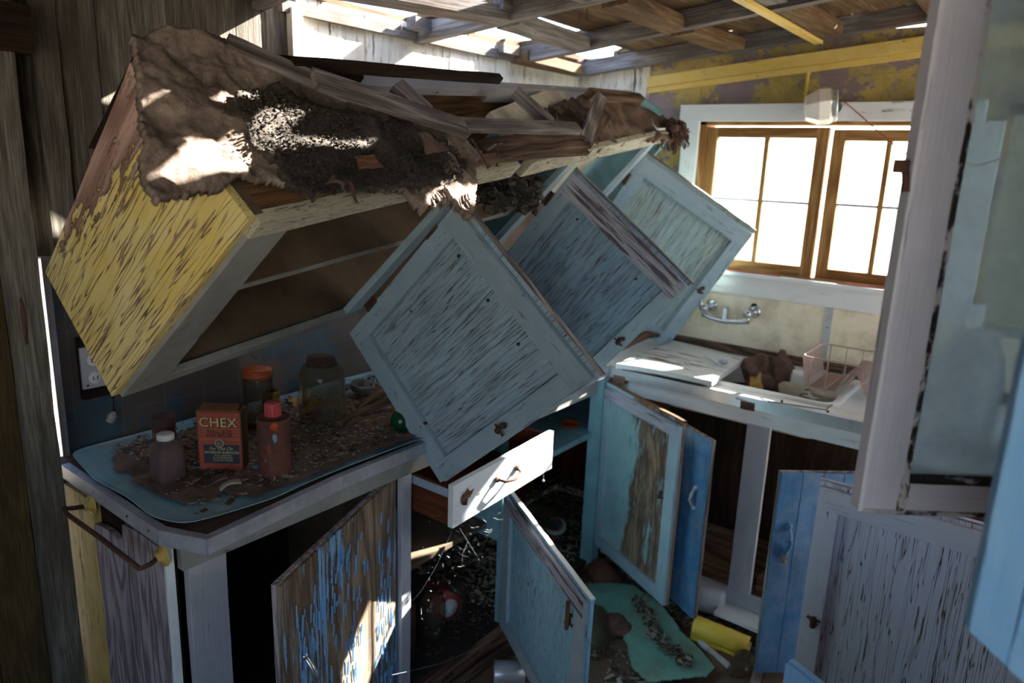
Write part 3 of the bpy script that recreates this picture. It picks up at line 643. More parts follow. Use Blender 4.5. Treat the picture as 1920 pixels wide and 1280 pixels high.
# ---- dirt crust draped over the cabinet
E1 = (V((2.7809, 1.2939, 1.8061))-TOPO).normalized(); E2 = TOPN.cross(E1).normalized()
if E2.z < 0: E2 = -E2
def inpoly(x, y, P):
    c = False; j = len(P)-1
    for i in range(len(P)):
        if (P[i][1] > y) != (P[j][1] > y) and x < (P[j][0]-P[i][0])*(y-P[i][1])/(P[j][1]-P[i][1])+P[i][0]: c = not c
        j = i
    return c
def fbm(p, o=4):
    s = 0; a = 1
    for k in range(o): s += a*noise.noise(p*(2**k)); a *= .55
    return s
def crust(poly, off, thick, amp, fr, cell, rag, seed, mound=0, droop=None):
    P = [TP(u, v, off) for u, v in poly]; P = [((q-TOPO).dot(E1), (q-TOPO).dot(E2)) for q in P]
    s0, s1 = min(a for a, b in P)-.03, max(a for a, b in P)+.03; t0, t1 = min(b for a, b in P)-.03, max(b for a, b in P)+.03
    nu, nv = int((s1-s0)/cell), int((t1-t0)/cell); cx, cy = sum(a for a, b in P)/len(P), sum(b for a, b in P)/len(P)
    def keep(u, v):
        s, t = s0+(s1-s0)*u, t0+(t1-t0)*v; k = V((s*22, t*22, seed)); s += rag*fbm(k, 3); t += rag*fbm(k+V((5, 5, 5)), 3)
        return inpoly(s, t, P)
    def fn(u, v):
        s, t = s0+(s1-s0)*u, t0+(t1-t0)*v; h = amp*fbm(V((s*fr, t*fr, seed)), 5)+.35*amp*fbm(V((s*5, t*5, seed+3)), 2)
        if mound: h += mound*max(0, 1-((s-cx)/((s1-s0)*.5))**2-((t-cy)/((t1-t0)*.5))**2)
        p = TOPO+E1*s+E2*t+TOPN*(off+h)
        if droop: p += droop(s, t)
        return p, TOPN
    m = MB(); m.grid(fn, nu, nv, thick, True, lambda u, v: V((u*(s1-s0), v*(t1-t0), 0)), keep); return m
mat_poly = [(248, 62), (300, 46), (420, 74), (530, 128), (640, 178), (760, 208), (862, 240), (905, 285), (893, 320), (897, 400), (882, 405), (868, 380), (852, 372), (830, 352),
            (812, 362), (800, 392), (783, 378), (765, 352), (700, 352), (640, 348), (590, 358), (560, 345), (500, 322), (435, 332), (420, 352), (372, 345), (330, 356), (296, 372), (276, 344), (270, 300), (266, 210), (262, 130)]
m = crust(mat_poly, .030, .016, .017, 11, .0048, .007, 1.0)
felt = one(m, 'insulation_mat', 'felt', 'brown felt-like dirt mat draped over the yellow ended cabinet, edge hanging in tatters', 'insulation')
tagdir = M['felt']
dirt_poly = [(440, 165), (520, 165), (600, 200), (680, 222), (760, 235), (840, 262), (872, 300), (865, 335), (790, 345), (700, 348), (640, 360), (590, 365), (552, 350), (512, 300), (470, 262), (455, 215)]
m = crust(dirt_poly, .038, .014, .010, 16, .006, .016, 7.0, .012)
for i in range(5200):
    u, v = rnd(455, 880), rnd(170, 362)
    if not inpoly(u, v, dirt_poly): continue
    p = TP(u, v, .046+rnd(-.004, .010)); a = V((rnd(-1, 1), rnd(-1, 1), rnd(-.6, .6))).normalized(); b = a.cross(V((rnd(-1, 1), rnd(-1, 1), 1))).normalized()
    m.chipq(p, a*rnd(.0025, .007), b*rnd(.0015, .0035))
one(m, 'dirt_pile', 'darkdirt', 'dark loose dirt and droppings heaped on the brown mat', 'dirt', kind='stuff')
far_poly = [(1010, 215), (1050, 190), (1100, 180), (1180, 190), (1235, 215), (1262, 222), (1280, 238), (1272, 262), (1240, 262), (1200, 258), (1150, 268), (1095, 285), (1060, 262), (1020, 250)]
m = crust(far_poly, -.004, .02, .014, 10, .008, .012, 4.0)
one(m, 'insulation_mat', 'dirt', 'brown dirt mat sagging between the slats at the window end of the fallen cabinet', 'insulation')
# tattered clump at the far corner
m = MB(); c = TP(1262, 245, .0)
for i in range(140):
    p = c+V((rnd(-.05, .05), rnd(-.05, .05), rnd(-.01, .04))); q = p+V((rnd(-.02, .02), rnd(-.03, .01), -rnd(.02, .08))); m.tube([p, p.lerp(q, .5)+V((rnd(-.01, .01), rnd(-.01, .01), 0)), q], rnd(.0015, .004), 4, False)
for i in range(10): m.blob(c+V((rnd(-.06, .03), rnd(-.04, .04), rnd(-.01, .03))), (rnd(.02, .035), rnd(.02, .03), rnd(.012, .02)), i, .7, 4)
one(m, 'fibre_clump', 'bark', 'rusty brown fibre clump at the cabinet corner nearest the window', 'debris')
m = MB(); c = TP(840, 345, .02)
for i in range(120):
    f = rnd(0, 1); p = TP(770+115*f, 352+8*f, .025); q = p+V((rnd(-.012, .012), rnd(-.02, .01), -rnd(.01, .045))); m.tube([p, q], rnd(.0012, .003), 4, False)
one(m, 'hanging_fibres', 'felt', 'torn fibres hanging from the dirt mat above the largest teal door', 'debris', kind='stuff')
# debris clumps under the cracked rail
m = MB()
for i in range(150):
    p = TP(rnd(905, 1010), rnd(330, 395), -rnd(.05, .18)); m.blob(p, (rnd(.005, .02), rnd(.005, .018), rnd(.004, .014)), i, 1.2, 5, 1, False)
one(m, 'debris_clump', 'darkdirt', 'dark clotted dirt hanging inside the cabinet below the cracked rail', 'debris', kind='stuff')
m = MB()
for i in range(160):
    p = TP(rnd(1030, 1110), rnd(200, 255), -rnd(.0, .05)); m.blob(p, (rnd(.006, .018), rnd(.006, .018), rnd(.005, .014)), i+80, 1.2, 5, 1, False)
one(m, 'debris_clump', 'dirt', 'dark lumpy dirt between the crossing slats on the far half of the cabinet', 'debris', kind='stuff')
m = MB(); m.solid(lambda a, b, c: TP(960, 262, -.03).lerp(TP(1075, 205, -.03), a)+E2*(.10*b)-TOPN*(.10*c*.2), (.4, .1, .01), (8, 3, 1), .003)
one(m, 'cream_panel', 'cream', 'stained cream sheet showing between the slats in the cabinet', 'panel')
def flake(pts, off, mat, name, label, cat, grp=None, curl=.006, th=.003):
    P = [TP(u, v, off) for u, v in pts]; a, b, c, d = P
    m = MB(); m.solid(lambda x, y, z: (a*(1-x)+b*x)*(1-y)+(d*(1-x)+c*x)*y+TOPN*(curl*math.cos(x*3.1)*math.sin(y*2.5+.4)+z*th), ((b-a).length, (d-a).length, th), (7, 7, 1), .003, 40)
    return one(m, name, mat, label, cat, grp)
flake([(662, 296), (702, 290), (720, 312), (672, 320)], .066, 'plywood', 'wood_scrap', 'small tan square scrap lying flat on the dark dirt', 'scrap')
flake([(780, 250), (806, 252), (842, 280), (798, 290)], .070, 'bark', 'bark_piece', 'oval reddish bark piece on the dirt near the diagonal board', 'bark')
flake([(606, 352), (630, 322), (655, 330), (640, 362)], .075, 'bark', 'bark_piece', 'curled dark bark piece at the front edge of the dirt', 'bark', curl=.02)
flake([(645, 338), (662, 350), (672, 376), (664, 374)], .06, 'bark', 'bark_piece', 'narrow bark shred hanging over the front rail', 'bark', curl=.01)
flake([(880, 262), (886, 262), (922, 312), (914, 318)], .05, 'rust', 'bent_strip', 'thin rusty strip at the right end of the dirt crust', 'strip', curl=.004)
flake([(838, 286), (846, 284), (862, 310), (858, 312)], .065, 'greyboard', 'wood_sliver', 'small grey sliver stuck in the dirt beside the oval bark', 'scrap')
# long nail in the cracked rail and crooked wire
m = MB(); p = TP(932, 312, .005); m.tube([p, p+V((0, 0, .055))], .0025, 6); one(m, 'nail', 'rust', 'rusty nail standing up from the cracked front rail', 'nail')
m = MB(); a = TP(915, 282, .03); b = TP(942, 268, .04); m.tube([a, a.lerp(b, .5)+V((0, 0, .004)), b], [.003, .003, .001], 6); one(m, 'twig', 'greyboard', 'pale twig lying behind the cracked rail', 'twig')
m = MB(); m.tube([TP(1222, 222, .02), TP(1224, 232, .035), TP(1232, 242, .03), TP(1246, 241, .03)], .004, 8); one(m, 'bent_pipe', 'alu', 'short bent grey pipe in the rubble at the far cabinet corner', 'pipe')

# ================================================================== COUNTER ALONG THE LEFT WALL
FY = 1.36
ctr = thing('base_cabinet', (1.5, 1.64, 0), 'long open base cabinet along the left wall under the dirty teal counter', 'cabinet')
def bx(name, mat, x0, x1, y0, y1, z0, z1, par, grain=0, bev=.001, jit=.0012, n=None, **k):
    m = MB(); n = n or tuple(max(1, int(abs(d)/.12)) for d in (x1-x0, y1-y0, z1-z0)); m.box(x0, x1, y0, y1, z0, z1, grain, n, jit, 12); return m.build(name, mat, par, bev, **k)
# end boards: painted and bare
yb = [(1.885, 1.83, 'violetwood', 0, .86), (1.828, 1.775, 'yellow_old', 0, .86), (1.773, 1.672, 'yellow_old', 0, .86), (1.668, 1.562, 'violetwood', -.004, .82), (1.545, 1.375, 'violetwood', 0, .86)]
for (a, b, mt, dx, zt) in yb:
    m = MB(); m.solid(lambda u, v, w_: (.672+dx+.014*u, b+(a-b)*v, zt*w_-(0 if mt != 'violetwood' else .02*abs(v-.5)*w_)), (.014, a-b, zt), (1, 3, 14), .0015, 10, 2); m.build('end_board', mt, ctr)
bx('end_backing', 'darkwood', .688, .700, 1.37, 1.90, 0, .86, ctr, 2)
bx('corner_strip', 'white_paint', .672, .690, 1.362, 1.372, 0, .865, ctr, 2)
bx('stile', 'grey_paint', .712, .80, FY-.008, FY+.012, .02, .80, ctr, 2)
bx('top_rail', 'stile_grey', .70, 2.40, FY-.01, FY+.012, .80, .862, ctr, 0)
bx('stile', 'grey_paint', 1.335, 1.372, FY-.006, FY+.012, .10, .80, ctr, 2)
bx('stile', 'teal_clean', 1.80, 1.835, FY-.006, FY+.012, .10, .80, ctr, 2)
bx('corner_post', 'teal_clean', 2.372, 2.425, FY-.035, FY+.02, .06, .865, ctr, 2)
bx('partition', 'in_grey', 1.35, 1.362, FY+.012, 1.90, .09, .85, ctr, 2)
bx('partition', 'teal_clean', 1.81, 1.822, FY+.012, 1.90, .40, .85, ctr, 2)
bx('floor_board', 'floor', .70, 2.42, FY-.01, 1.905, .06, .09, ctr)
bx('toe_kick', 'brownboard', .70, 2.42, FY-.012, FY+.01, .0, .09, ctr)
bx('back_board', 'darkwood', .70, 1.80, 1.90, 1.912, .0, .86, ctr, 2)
bx('shelf', 'teal_clean', 1.84, 3.0, FY+.0, 1.90, .620, .642, ctr)
bx('shelf', 'in_grey', 1.37, 1.80, FY+.06, 1.90, .44, .458, ctr)
x = 1.84
while x < 3.0:
    wd = rnd(.08, .13); bx('back_slat', random.choice(['redwood', 'redwood', 'grey_paint', 'darkwood']), x, x+wd, 1.895, 1.91, .05, .62, ctr, 2, 0); x += wd+.002
bx('back_slat', 'teal_clean', 1.84, 3.0, 1.895, 1.91, .65, .86, ctr, 2, 0)
bx('side_slat', 'redwood', 3.0, 3.012, 1.40, 1.9, .05, .62, ctr, 2, 0); bx('side_slat', 'teal_clean', 3.0, 3.012, 1.40, 1.9, .65, .86, ctr, 2, 0)
# doors -------------------------------------------------------------
def flat_door(parent, c, mat, th, name='door', planks=1, jit=.001, edge=None, inner=None, gap=.002, dn=26, label=None):
    """door seen on its outer face"""
    n = face_normal(c); q = quadfn(c, n); A, B, C_, D_ = [V(x) for x in c]; W, Hh = (C_-B).length, (A-B).length
    m = MB(); off = V((rnd(0, 9), rnd(0, 9), rnd(0, 9)))
    for k in range(planks):
        u0, u1 = k/planks, (k+1)/planks-(gap/W if k < planks-1 else 0)
        m.solid(lambda a, b, e: q(u0+(u1-u0)*a, b, -th*.45*(1-e)), ((u1-u0)*W, Hh, th*.45), (max(1, int((u1-u0)*W/.06)), dn, 1), jit, 30, 1, off+V((k*.37, 0, 0)))
    d = m.build(name, mat, parent)
    if label: d['label'] = label
    m = MB(); m.solid(lambda a, b, e: q(-.004+1.008*a, -.003+1.006*b, -th+th*.55*e), (W, Hh, th*.5), (4, 12, 1), jit, 30, 1); m.build('back_sheet', inner or 'greyboard', d)
    return d, q, n, W, Hh
def pull(dr, p, upv, n, L=.09, mat='chrome', bow=.022, r=.004):
    m = MB(); pts = [p+upv*(L*(t-.5))+n*(bow*math.sin(math.pi*t)+.002) for t in [i/10 for i in range(11)]]; m.tube(pts, [r*(1+.5*math.sin(math.pi*i/10)) for i in range(11)], 8)
    m.blob(pts[0], (r*1.8, r*1.8, r*1.8), 1, .1); m.blob(pts[-1], (r*1.8, r*1.8, r*1.8), 1, .1); return m.build('handle', mat, dr)
P1 = [(1.335, 1.372, .80), (1.345, 1.348, .10), (.835, 1.165, .10), (.795, 1.153, .80)]
a = Z(742, 893, .80); b = Z(525, 1100, .80); P1 = [(a.x, a.y, .80), (a.x+.004, a.y-.004, .09), (b.x+.01, b.y, .09), (b.x, b.y, .80)]
dr, q, n, W, Hh = flat_door(ctr, P1, 'peelblue', .02, 'door', 4, .0016, None, 'violetwood', .0012, 40, 'door with sky blue paint curling off bare grey wood')
pull(dr, on_door(P1, 570, 1266), V((0, 0, 1)), n, .10, 'chrome', .026, .005)
# curling flakes standing off the wood
m = MB()
for i in range(230):
    u, v = rnd(.08, .92), rnd(.05, .90)
    if noise.noise(V((u*3, v*1.2, 3))) < -.05: continue
    L, w_ = rnd(.014, .055), rnd(.0018, .0042); o = q(u, v, .0015); c_ = rnd(.002, .006); du = (V(P1[2])-V(P1[1])).normalized(); tl = rnd(-.05, .05)
    m.solid(lambda a, b, e: o+V((0, 0, 1))*(L*b)+du*(w_*(a-.5)+tl*L*b)+n*(c_*(abs(a-.5)*1.2)+e*.0006+c_*.35*b), (w_, L, .0006), (2, 2, 1))
m.build('paint_flakes', 'skyblue', dr, kind='stuff')
a0 = Y(955, 925, 1.352); a1 = Z(1098, 1133, .585)
P2 = [(1.79, 1.345, .595), (1.795, 1.345, .10), (a1.x+.01, a1.y+.01, .09), (a1.x, a1.y, .585)]
dr, q, n, W, Hh = framed_door(ctr, P2, 'teal_door', 'teal_frame', 'lav_frame', sw=.10, rw=.10, back=.010, fr=.012, edge='white_paint')
dr['label'] = 'turquoise door showing its framed inner side'
right = (V(P2[3])-V(P2[0])).normalized()
p = on_door(P2, 1072, 1145); m = MB(); m.tube([p+V((0, 0, .03))+n*.012, p+n*.012, p-V((0, 0, .05))+n*.012], .006, 8); m.build('latch_bar', 'plywood', dr); catch_at(dr, on_door(P2, 1070, 1165), n, right)
a = Z(1275, 800, .82); P3 = [(2.392, 1.345, .835), (2.400, 1.345, .165), (a.x, a.y, .15), (a.x, a.y, .82)]
dr, q, n, W, Hh = framed_door(ctr, P3, 'teal_brown', 'teal_frame', 'lav_frame', sw=.11, rw=.07, back=.010, fr=.014, edge='plywood')
dr['label'] = 'teal and bare plywood door showing its framed inner side'
catch_at(dr, on_door(P3, 1240, 930), n, (V(P3[3])-V(P3[0])).normalized(), 'rust', .8)
# drawer ------------------------------------------------------------
DA, DB = Y(850, 912, 1.215), Y(1038, 808, 1.19); dzb = .135
DA.z += 0; q0, q1 = DA, DB
def dbox(name, mat, x0, x1, y0, y1, z0, z1, par, grain=0, n=(4, 1, 1), **k):
    m = MB(); S = lambda x, y: (y0+(y1-y0)*y)
    zt = lambda x: DA.z+(DB.z-DA.z)*x
    m.solid(lambda a, b, c: (DA.x+(DB.x-DA.x)*(x0+(x1-x0)*a), DA.y+(DB.y-DA.y)*(x0+(x1-x0)*a)+y0+(y1-y0)*b, zt(x0+(x1-x0)*a)+z0+(z1-z0)*c), (abs(x1-x0)*.5, abs(y1-y0), abs(z1-z0)), n, .001, 14, grain); return m.build(name, mat, par, .0008, **k)
dw = dbox('drawer', 'redwood', .02, .98, .018, .42, -.122, -.116, ctr)
dw['label'] = 'drawer pulled out crooked, white painted front'
dbox('drawer_front', 'white_paint', 0, 1, 0, .018, -.125, 0, dw, 0, (10, 1, 3))
dbox('drawer_side', 'redwood', 0.0, .028, .018, .42, -.120, -.012, dw, 1, (1, 5, 2)); dbox('drawer_side', 'redwood', .972, 1, .018, .42, -.12, -.012, dw, 1, (1, 5, 2))
dbox('drawer_back', 'redwood', .02, .98, .41, .42, -.12, -.012, dw)
dbox('side_strip', 'teal_frame', -.006, 0, .018, .30, -.036, -.012, dw, 1, (1, 3, 1))
p = DA.lerp(DB, .50)+V((0, -.004, -.052)); m = MB(); ex = (DB-DA).normalized()
m.tube([p-ex*.045, p-ex*.035+V((0, -.022, -.004)), p+V((0, -.028, -.010)), p+ex*.035+V((0, -.022, -.004)), p+ex*.045], .0045, 8); m.build('handle', 'rust', dw)
for dx_ in (-.045, .045): m = MB(); m.blob(p+ex*dx_, (.011, .005, .011), 2, .3, 3); m.build('handle_plate', 'rust', dw)
m = MB(); p = DA.lerp(DB, .12)+V((0, -.0015, -.05)); m.blob(p, (.022, .002, .018), 9, .8, 4); m.build('bare_patch', 'plywood', dw)
m = MB(); p = DA.lerp(DB, .90)+V((0, -.003, -.128)); m.tube([p, p-V((0, 0, .018))], .0012, 5); m.blob(p-V((0, 0, .02)), (.004, .004, .004)); m.build('screw', 'alu', dw)
# worktop -----------------------------------------------------------
CT = .90
cpoly = [Z(117, 872, CT), Z(298, 994, CT), Z(388, 1012, CT), Z(640, 893, CT), V((2.44, 1.328, CT)), V((2.44, 1.912, CT)), V((.69, 1.912, CT))]
top = thing('countertop', (1.5, 1.6, .87), 'teal countertop with metal edging, covered in litter, along the left wall', 'countertop')
def slabpoly(P, z0, z1, mb=None):
    m = mb or MB(); n = len(P); vs = [V((p.x, p.y, z1)) for p in P]+[V((p.x, p.y, z0)) for p in P]
    fs = [tuple(range(n)), tuple(range(2*n-1, n-1, -1))]+[(i, i+n, (i+1) % n+n, (i+1) % n) for i in range(n)]; m.add(vs, fs, vs); return m
slabpoly(cpoly, .866, CT-.003).build('substrate', 'underlay', top)
m = MB()
for a, b in zip(cpoly[:4], cpoly[1:5]):
    t = (b-a).normalized(); o = V((t.y, -t.x, 0)); o = -o if o.dot(V((-.3, -1, 0))) < 0 and o.y > 0 else o
    m.solid(lambda u, v, w_: a.lerp(b, u)+o*(.003*v)+V((0, 0, -.032+.034*w_)), ((b-a).length, .003, .034), (max(1, int((b-a).length/.1)), 1, 1), .0006)
    m.solid(lambda u, v, w_: a.lerp(b, u)-o*(.016*v)+V((0, 0, .0005+.0015*w_)), ((b-a).length, .016, .002), (4, 1, 1))
m.build('metal_edging', 'alu', top)
for (u, v) in ((177, 922), (239, 966), (280, 993), (407, 993), (565, 926), (660, 886), (727, 858)):
    p = Z(u, v, .886); m = MB(); m.blob(p+V((0, -.002, 0)), (.0045, .003, .0045), 1, .1); m.build('screw', 'rust', top)
lam = [Z(130, 850, .905), Z(175, 900, .905), Z(240, 935, .905), Z(285, 972, .905), Z(345, 986, .905), Z(420, 966, .905), Z(520, 934, .905), Z(640, 880, .905), Z(790, 826, .905), V((2.4, 1.36, .905)), V((2.4, 1.90, .905)), V((.74, 1.90, .905))]
xs0, xs1, ys0, ys1 = .68, 2.42, 1.30, 1.905; LP = [(p.x, p.y) for p in lam]
def edgedist(x, y):
    d = 9
    for i in range(len(LP)):
        ax, ay = LP[i]; bx_, by = LP[(i+1) % len(LP)]; L2 = (bx_-ax)**2+(by-ay)**2; t = max(0, min(1, ((x-ax)*(bx_-ax)+(y-ay)*(by-ay))/L2)); d = min(d, math.hypot(x-ax-t*(bx_-ax), y-ay-t*(by-ay)))
    return d
def lfn(u, v):
    x, y = xs0+(xs1-xs0)*u, ys0+(ys1-ys0)*v; lift = max(0, .05-edgedist(x, y))/.05
    return V((x, y, .904+.007*lift*lift*(1+noise.noise(V((x*9, y*9, 0))))+.001*noise.noise(V((x*20, y*20, 4))))), V((0, 0, 1))
bd_ = []
for i in range(len(lam)):
    a, b = lam[i], lam[(i+1) % len(lam)]; n_ = max(1, int((b-a).length/.012)); bd_ += [a.lerp(b, k/n_) for k in range(n_)]
for _ in range(6): bd_ = [(bd_[i-1]+bd_[i]*2+bd_[(i+1) % len(bd_)])/4 for i in range(len(bd_))]
cen = V((1.45, 1.66, 0)); m = MB(); n_ = len(bd_); vs_ = []
for ring_, (f_, up_) in enumerate(((1, 1), (.985, .35), (.955, 0))):
    for p in bd_:
        q_ = V((cen.x+(p.x-cen.x)*f_, cen.y+(p.y-cen.y)*f_, .9045+up_*(.005+.008*max(0, noise.noise(V((p.x*5, p.y*5, 0))))))); vs_.append(q_)
for p in bd_: q_ = vs_[bd_.index(p)].copy() if False else None
base_n = len(vs_)
vs_ += [v-V((0, 0, .002)) for v in vs_[:n_]]
fs_ = [tuple(range(2*n_, 3*n_))]
for i in range(n_):
    k = (i+1) % n_; fs_ += [(i, k, n_+k, n_+i), (n_+i, n_+k, 2*n_+k, 2*n_+i), (base_n+i, base_n+k, k, i)]
m.add(vs_, fs_, vs_, None, False); m.build('laminate_sheet', 'laminate', top)
# litter on the worktop
def litter(n, where, mats, size, thing_parent=None, z=0, flat=.6):
    """returns one MB per material"""
    out = [MB() for _ in mats]
    for i in range(n):
        r = where()
        if r is None: continue
        x, y, z_ = r; k = random.choices(range(len(mats)), [w_ for _, w_ in mats])[0]; a = V((rnd(-1, 1), rnd(-1, 1), rnd(-.3, .3)*flat)).normalized(); b = a.cross(V((rnd(-.5, .5)*flat, rnd(-.5, .5)*flat, 1))).normalized()
        L = rnd(*size)*random.choice((.5, .7, 1, 1, 1.6)); out[k].chipq((x, y, z_), a*L, b*L*rnd(.12, .6))
    return out
def dens(x, y):
    d = 0
    cx, cy = 1.05, 1.68
    if x < .80 and y > 1.5: return .0
    e = edgedist(x, y)
    if e < .045: return .15
    if x < .90 and y < 1.47: return .25
    return 1
def wtop():
    x, y = rnd(.74, 2.38), rnd(1.36, 1.89)
    if not inpoly(x, y, LP) or random.random() > dens(x, y): return None
    return x, y, .908+rnd(0, .007)
m = MB()
DP = [Z(u, v, .908) for u, v in ((205, 862), (260, 830), (330, 812), (400, 790), (500, 770), (640, 745), (700, 725), (860, 720), (900, 790), (790, 822), (690, 850), (600, 893), (540, 915), (520, 935), (420, 928), (350, 950), (300, 930), (262, 905), (225, 885))]
DP = [(p.x, p.y) for p in DP]
def dfn(u, v):
    x, y = .72+1.7*u, 1.34+.55*v
    return V((x, y, .9078+.005*max(0, fbm(V((x*14, y*14, 2)), 4)+.5))), V((0, 0, 1))
m.grid(dfn, 240, 80, 0, True, None, lambda u, v: inpoly(.72+1.7*u+.018*noise.noise(V((u*30, v*11, 0))), 1.34+.55*v+.018*noise.noise(V((u*30, v*11, 7))), DP) and inpoly(.72+1.7*u, 1.34+.55*v, LP))
one(m, 'dirt_layer', 'duff', 'brown dust layer spread over the teal counter sheet', 'dirt', kind='stuff')
for mb_, (mt, _) , nm in zip(litter(9000, wtop, [('chip', 4), ('chipdark', 5), ('chipblue', .25)], (.004, .014)), [('chip', 1), ('chipdark', 1), ('chipblue', 1)], ('pale splinters and seed husks', 'dark splinters and droppings', 'blue paint flecks')):
    one(mb_, 'litter', mt, nm+' scattered over the teal counter along the left wall', 'litter', kind='stuff')
# bark slabs and sticks on the worktop
for i, (u, v, L, wd, an) in enumerate(((432, 914, .055, .012, .75), (408, 905, .05, .02, .55), (690, 775, .16, .03, .2), (720, 760, .17, .025, .1), (745, 790, .12, .02, .4), (660, 795, .07, .02, -.3), (700, 752, .14, .02, -.15))):
    p = Z(u, v, .912); m = MB(); d = V((math.cos(an), -math.sin(an)*.6, rnd(0, .05))); m.plank(p-d*L/2, p+d*L/2+V((0, 0, .012)), V((-d.y, d.x, .15)).normalized()*wd, V((0, 0, .006)), 8, .003, 30, .006)
    far = u > 600
    one(m, 'wood_strip', 'chip' if i == 0 else 'brownboard', ('pale flat stick lying in front of the boxed packet on the counter', 'brown strip lying just behind the pale flat stick')[i] if not far else
        ('long brown bark strip lowest in the pile right of the big jar', 'longest bark strip, just under the small strainer', 'short broad bark strip right of the strainer', 'shortest bark strip, nearest the broken shards', 'thin bark strip at the back of the pile by the wall')[i-2], 'stick' if i < 2 else 'bark', None if not far else 'bark strips piled right of the big jar')

# ================================================================== THINGS ON THE LEFT COUNTER
Q = .906
# boxed packet
bp = Z(415, 884, Q); bl, br = Z(374, 882, Q), Z(457, 884, Q)
fx = (br-bl).normalized(); fy = V((-fx.y, fx.x, 0)); BW, BD, BH = (br-bl).length*1.0, .045, Y(372, 768, bl.y).z-Q
pk = thing('packet', (bl+fx*BW/2+fy*BD/2), 'faded red and navy printed cardboard packet standing between the bottle and the rusty can', 'box')
def pf(u, v, o=0): return bl+fx*(BW*u)+V((0, 0, BH*v+.001))-fy*o
m = MB(); m.solid(lambda a, b, c: bl+fx*BW*a+fy*BD*b+V((0, 0, .001+BH*c)), (BW, BD, BH), (3, 2, 4), .0008); m.build('carton', 'cardboard', pk, .001)
m = MB(); m.solid(lambda a, b, c: bl+fx*BW*(.08+.84*a)+fy*(BD*b*1.0)+V((0, 0, BH+.001+.018*(b if b < .5 else 1-b)*1.2+.0015*c)), (BW, BD, .002), (1, 4, 1)); m.build('top_flap', 'cardboard', pk)
def panel(u0, u1, v0, v1, mat, o, name='print_panel'):
    m = MB(); m.solid(lambda a, b, c: pf(u0+(u1-u0)*a, v0+(v1-v0)*b, o*c), (.1, .1, .001), (3, 3, 1), .0); return m.build(name, mat, pk)
panel(.03, .97, .03, .97, 'boxred', .0010); panel(.13, .93, .13, .44, 'boxnavy', .0015)
def text_on(body, size, origin, ex, ez, mat, par, align='CENTER', extr=.0002, name='lettering', shear=0, bold=0, spacing=1):
    cu = bpy.data.curves.new('t', 'FONT'); cu.body = body; cu.size = size; cu.align_x = align; cu.extrude = extr; cu.shear = shear; cu.offset = bold; cu.space_character = spacing
    o = bpy.data.objects.new('t', cu); COL.objects.link(o); bpy.context.view_layer.update(); dg = bpy.context.evaluated_depsgraph_get(); me = bpy.data.meshes.new_from_object(o.evaluated_get(dg)); vs = [v.co.copy() for v in me.vertices]; fs = [tuple(p.vertices) for p in me.polygons]
    bpy.data.objects.remove(o); bpy.data.curves.remove(cu); ny = ex.cross(ez).normalized(); m = MB(); W_ = [origin+ex*v.x+ez*v.y+ny*v.z for v in vs]; m.add(W_, fs, [V((v.x, v.y, 0)) for v in vs]); return m.build(name, mat, par)
UZ = V((0, 0, 1))
text_on('CHEX', BH*.215, pf(.5, .735, .0020), fx, UZ, 'ink', pk, bold=.0016, spacing=1.05); text_on('CHEX', BH*.215, pf(.49, .74, .0026), fx, UZ, 'paleink', pk, bold=.0004, spacing=1.05)
text_on('WALL SIZE', BH*.072, pf(.5, .635, .0018), fx, UZ, 'ink', pk, bold=.0002, spacing=1.1); text_on('AND SEALER', BH*.068, pf(.5, .575, .0018), fx, UZ, 'ink', pk, bold=.0002, spacing=1.05)
text_on('For Use On', BH*.075, pf(.52, .355, .0022), fx, UZ, 'paleink', pk, shear=.35); text_on('INTERIOR SURFACES', BH*.058, pf(.54, .295, .0022), fx, UZ, 'paleink', pk, bold=.0001)
text_on('WALLBOARD', BH*.04, pf(.56, .25, .0022), fx, UZ, 'paleink', pk, spacing=1.2); text_on('PLASTERBOARD', BH*.04, pf(.56, .21, .0022), fx, UZ, 'paleink', pk, spacing=1.1); text_on('PLASTER WORK', BH*.04, pf(.56, .17, .0022), fx, UZ, 'paleink', pk, spacing=1.1)
c = pf(.49, .465, .002); m = MB(); m.lathe([(.0085, 0), (.0105, 0), (.0105, .0008), (.0085, .0008), (.0085, 0)], c, -fy, 24); m.build('seal_ring', 'paleink', pk)
m = MB(); m.lathe([(0, .0003), (.0084, .0003)], c, -fy, 24); m.build('seal', 'boxnavy', pk); m = MB()
for i in range(9):
    an = i*2*math.pi/9; pp = c+fx*math.cos(an)*.005+UZ*math.sin(an)*.005-fy*.0008; m.blob(pp, (.0013, .0006, .0013), i, .3)
m.blob(c-fy*.0008, (.0028, .0006, .0025), 5, .4); m.build('seal_print', 'paleink', pk)
for vv in (.52, .545, .60, .66, .70):
    m = MB(); m.solid(lambda a, b, cc: pf(.06+.88*a, vv+.002*b, .0012*cc+.0002), (.1, .001, .001)); m.build('print_line', 'paleink', pk)
# brown bottle with white cap
def px_h(u, vb, vt, z0=Q):
    b_ = Z(u, vb, z0); return b_, Y(u, vt, b_.y).z-z0
b_, h = px_h(327, 903, 815); b_ = b_+V((0, .025, 0)); bt = thing('bottle', b_, 'squat dusty brown bottle with white screw cap at the front of the counter', 'bottle')
R_ = (Z(353, 900, Q)-Z(300, 900, Q)).length/2
m = MB(); m.lathe([(0, 0), (R_*.9, 0), (R_, .004), (R_, h*.62), (R_*.94, h*.72), (R_*.7, h*.80), (R_*.5, h*.83), (R_*.48, h*.9)], b_, (0, 0, 1), 36, .0004, 5); m.build('body', 'brownjar', bt)
m = MB(); m.lathe([(R_*.55, h*.87), (R_*.60, h*.88), (R_*.60, h*.98), (R_*.52, h), (0, h)], b_, (0, 0, 1), 28); m.build('cap', 'whitecap', bt)
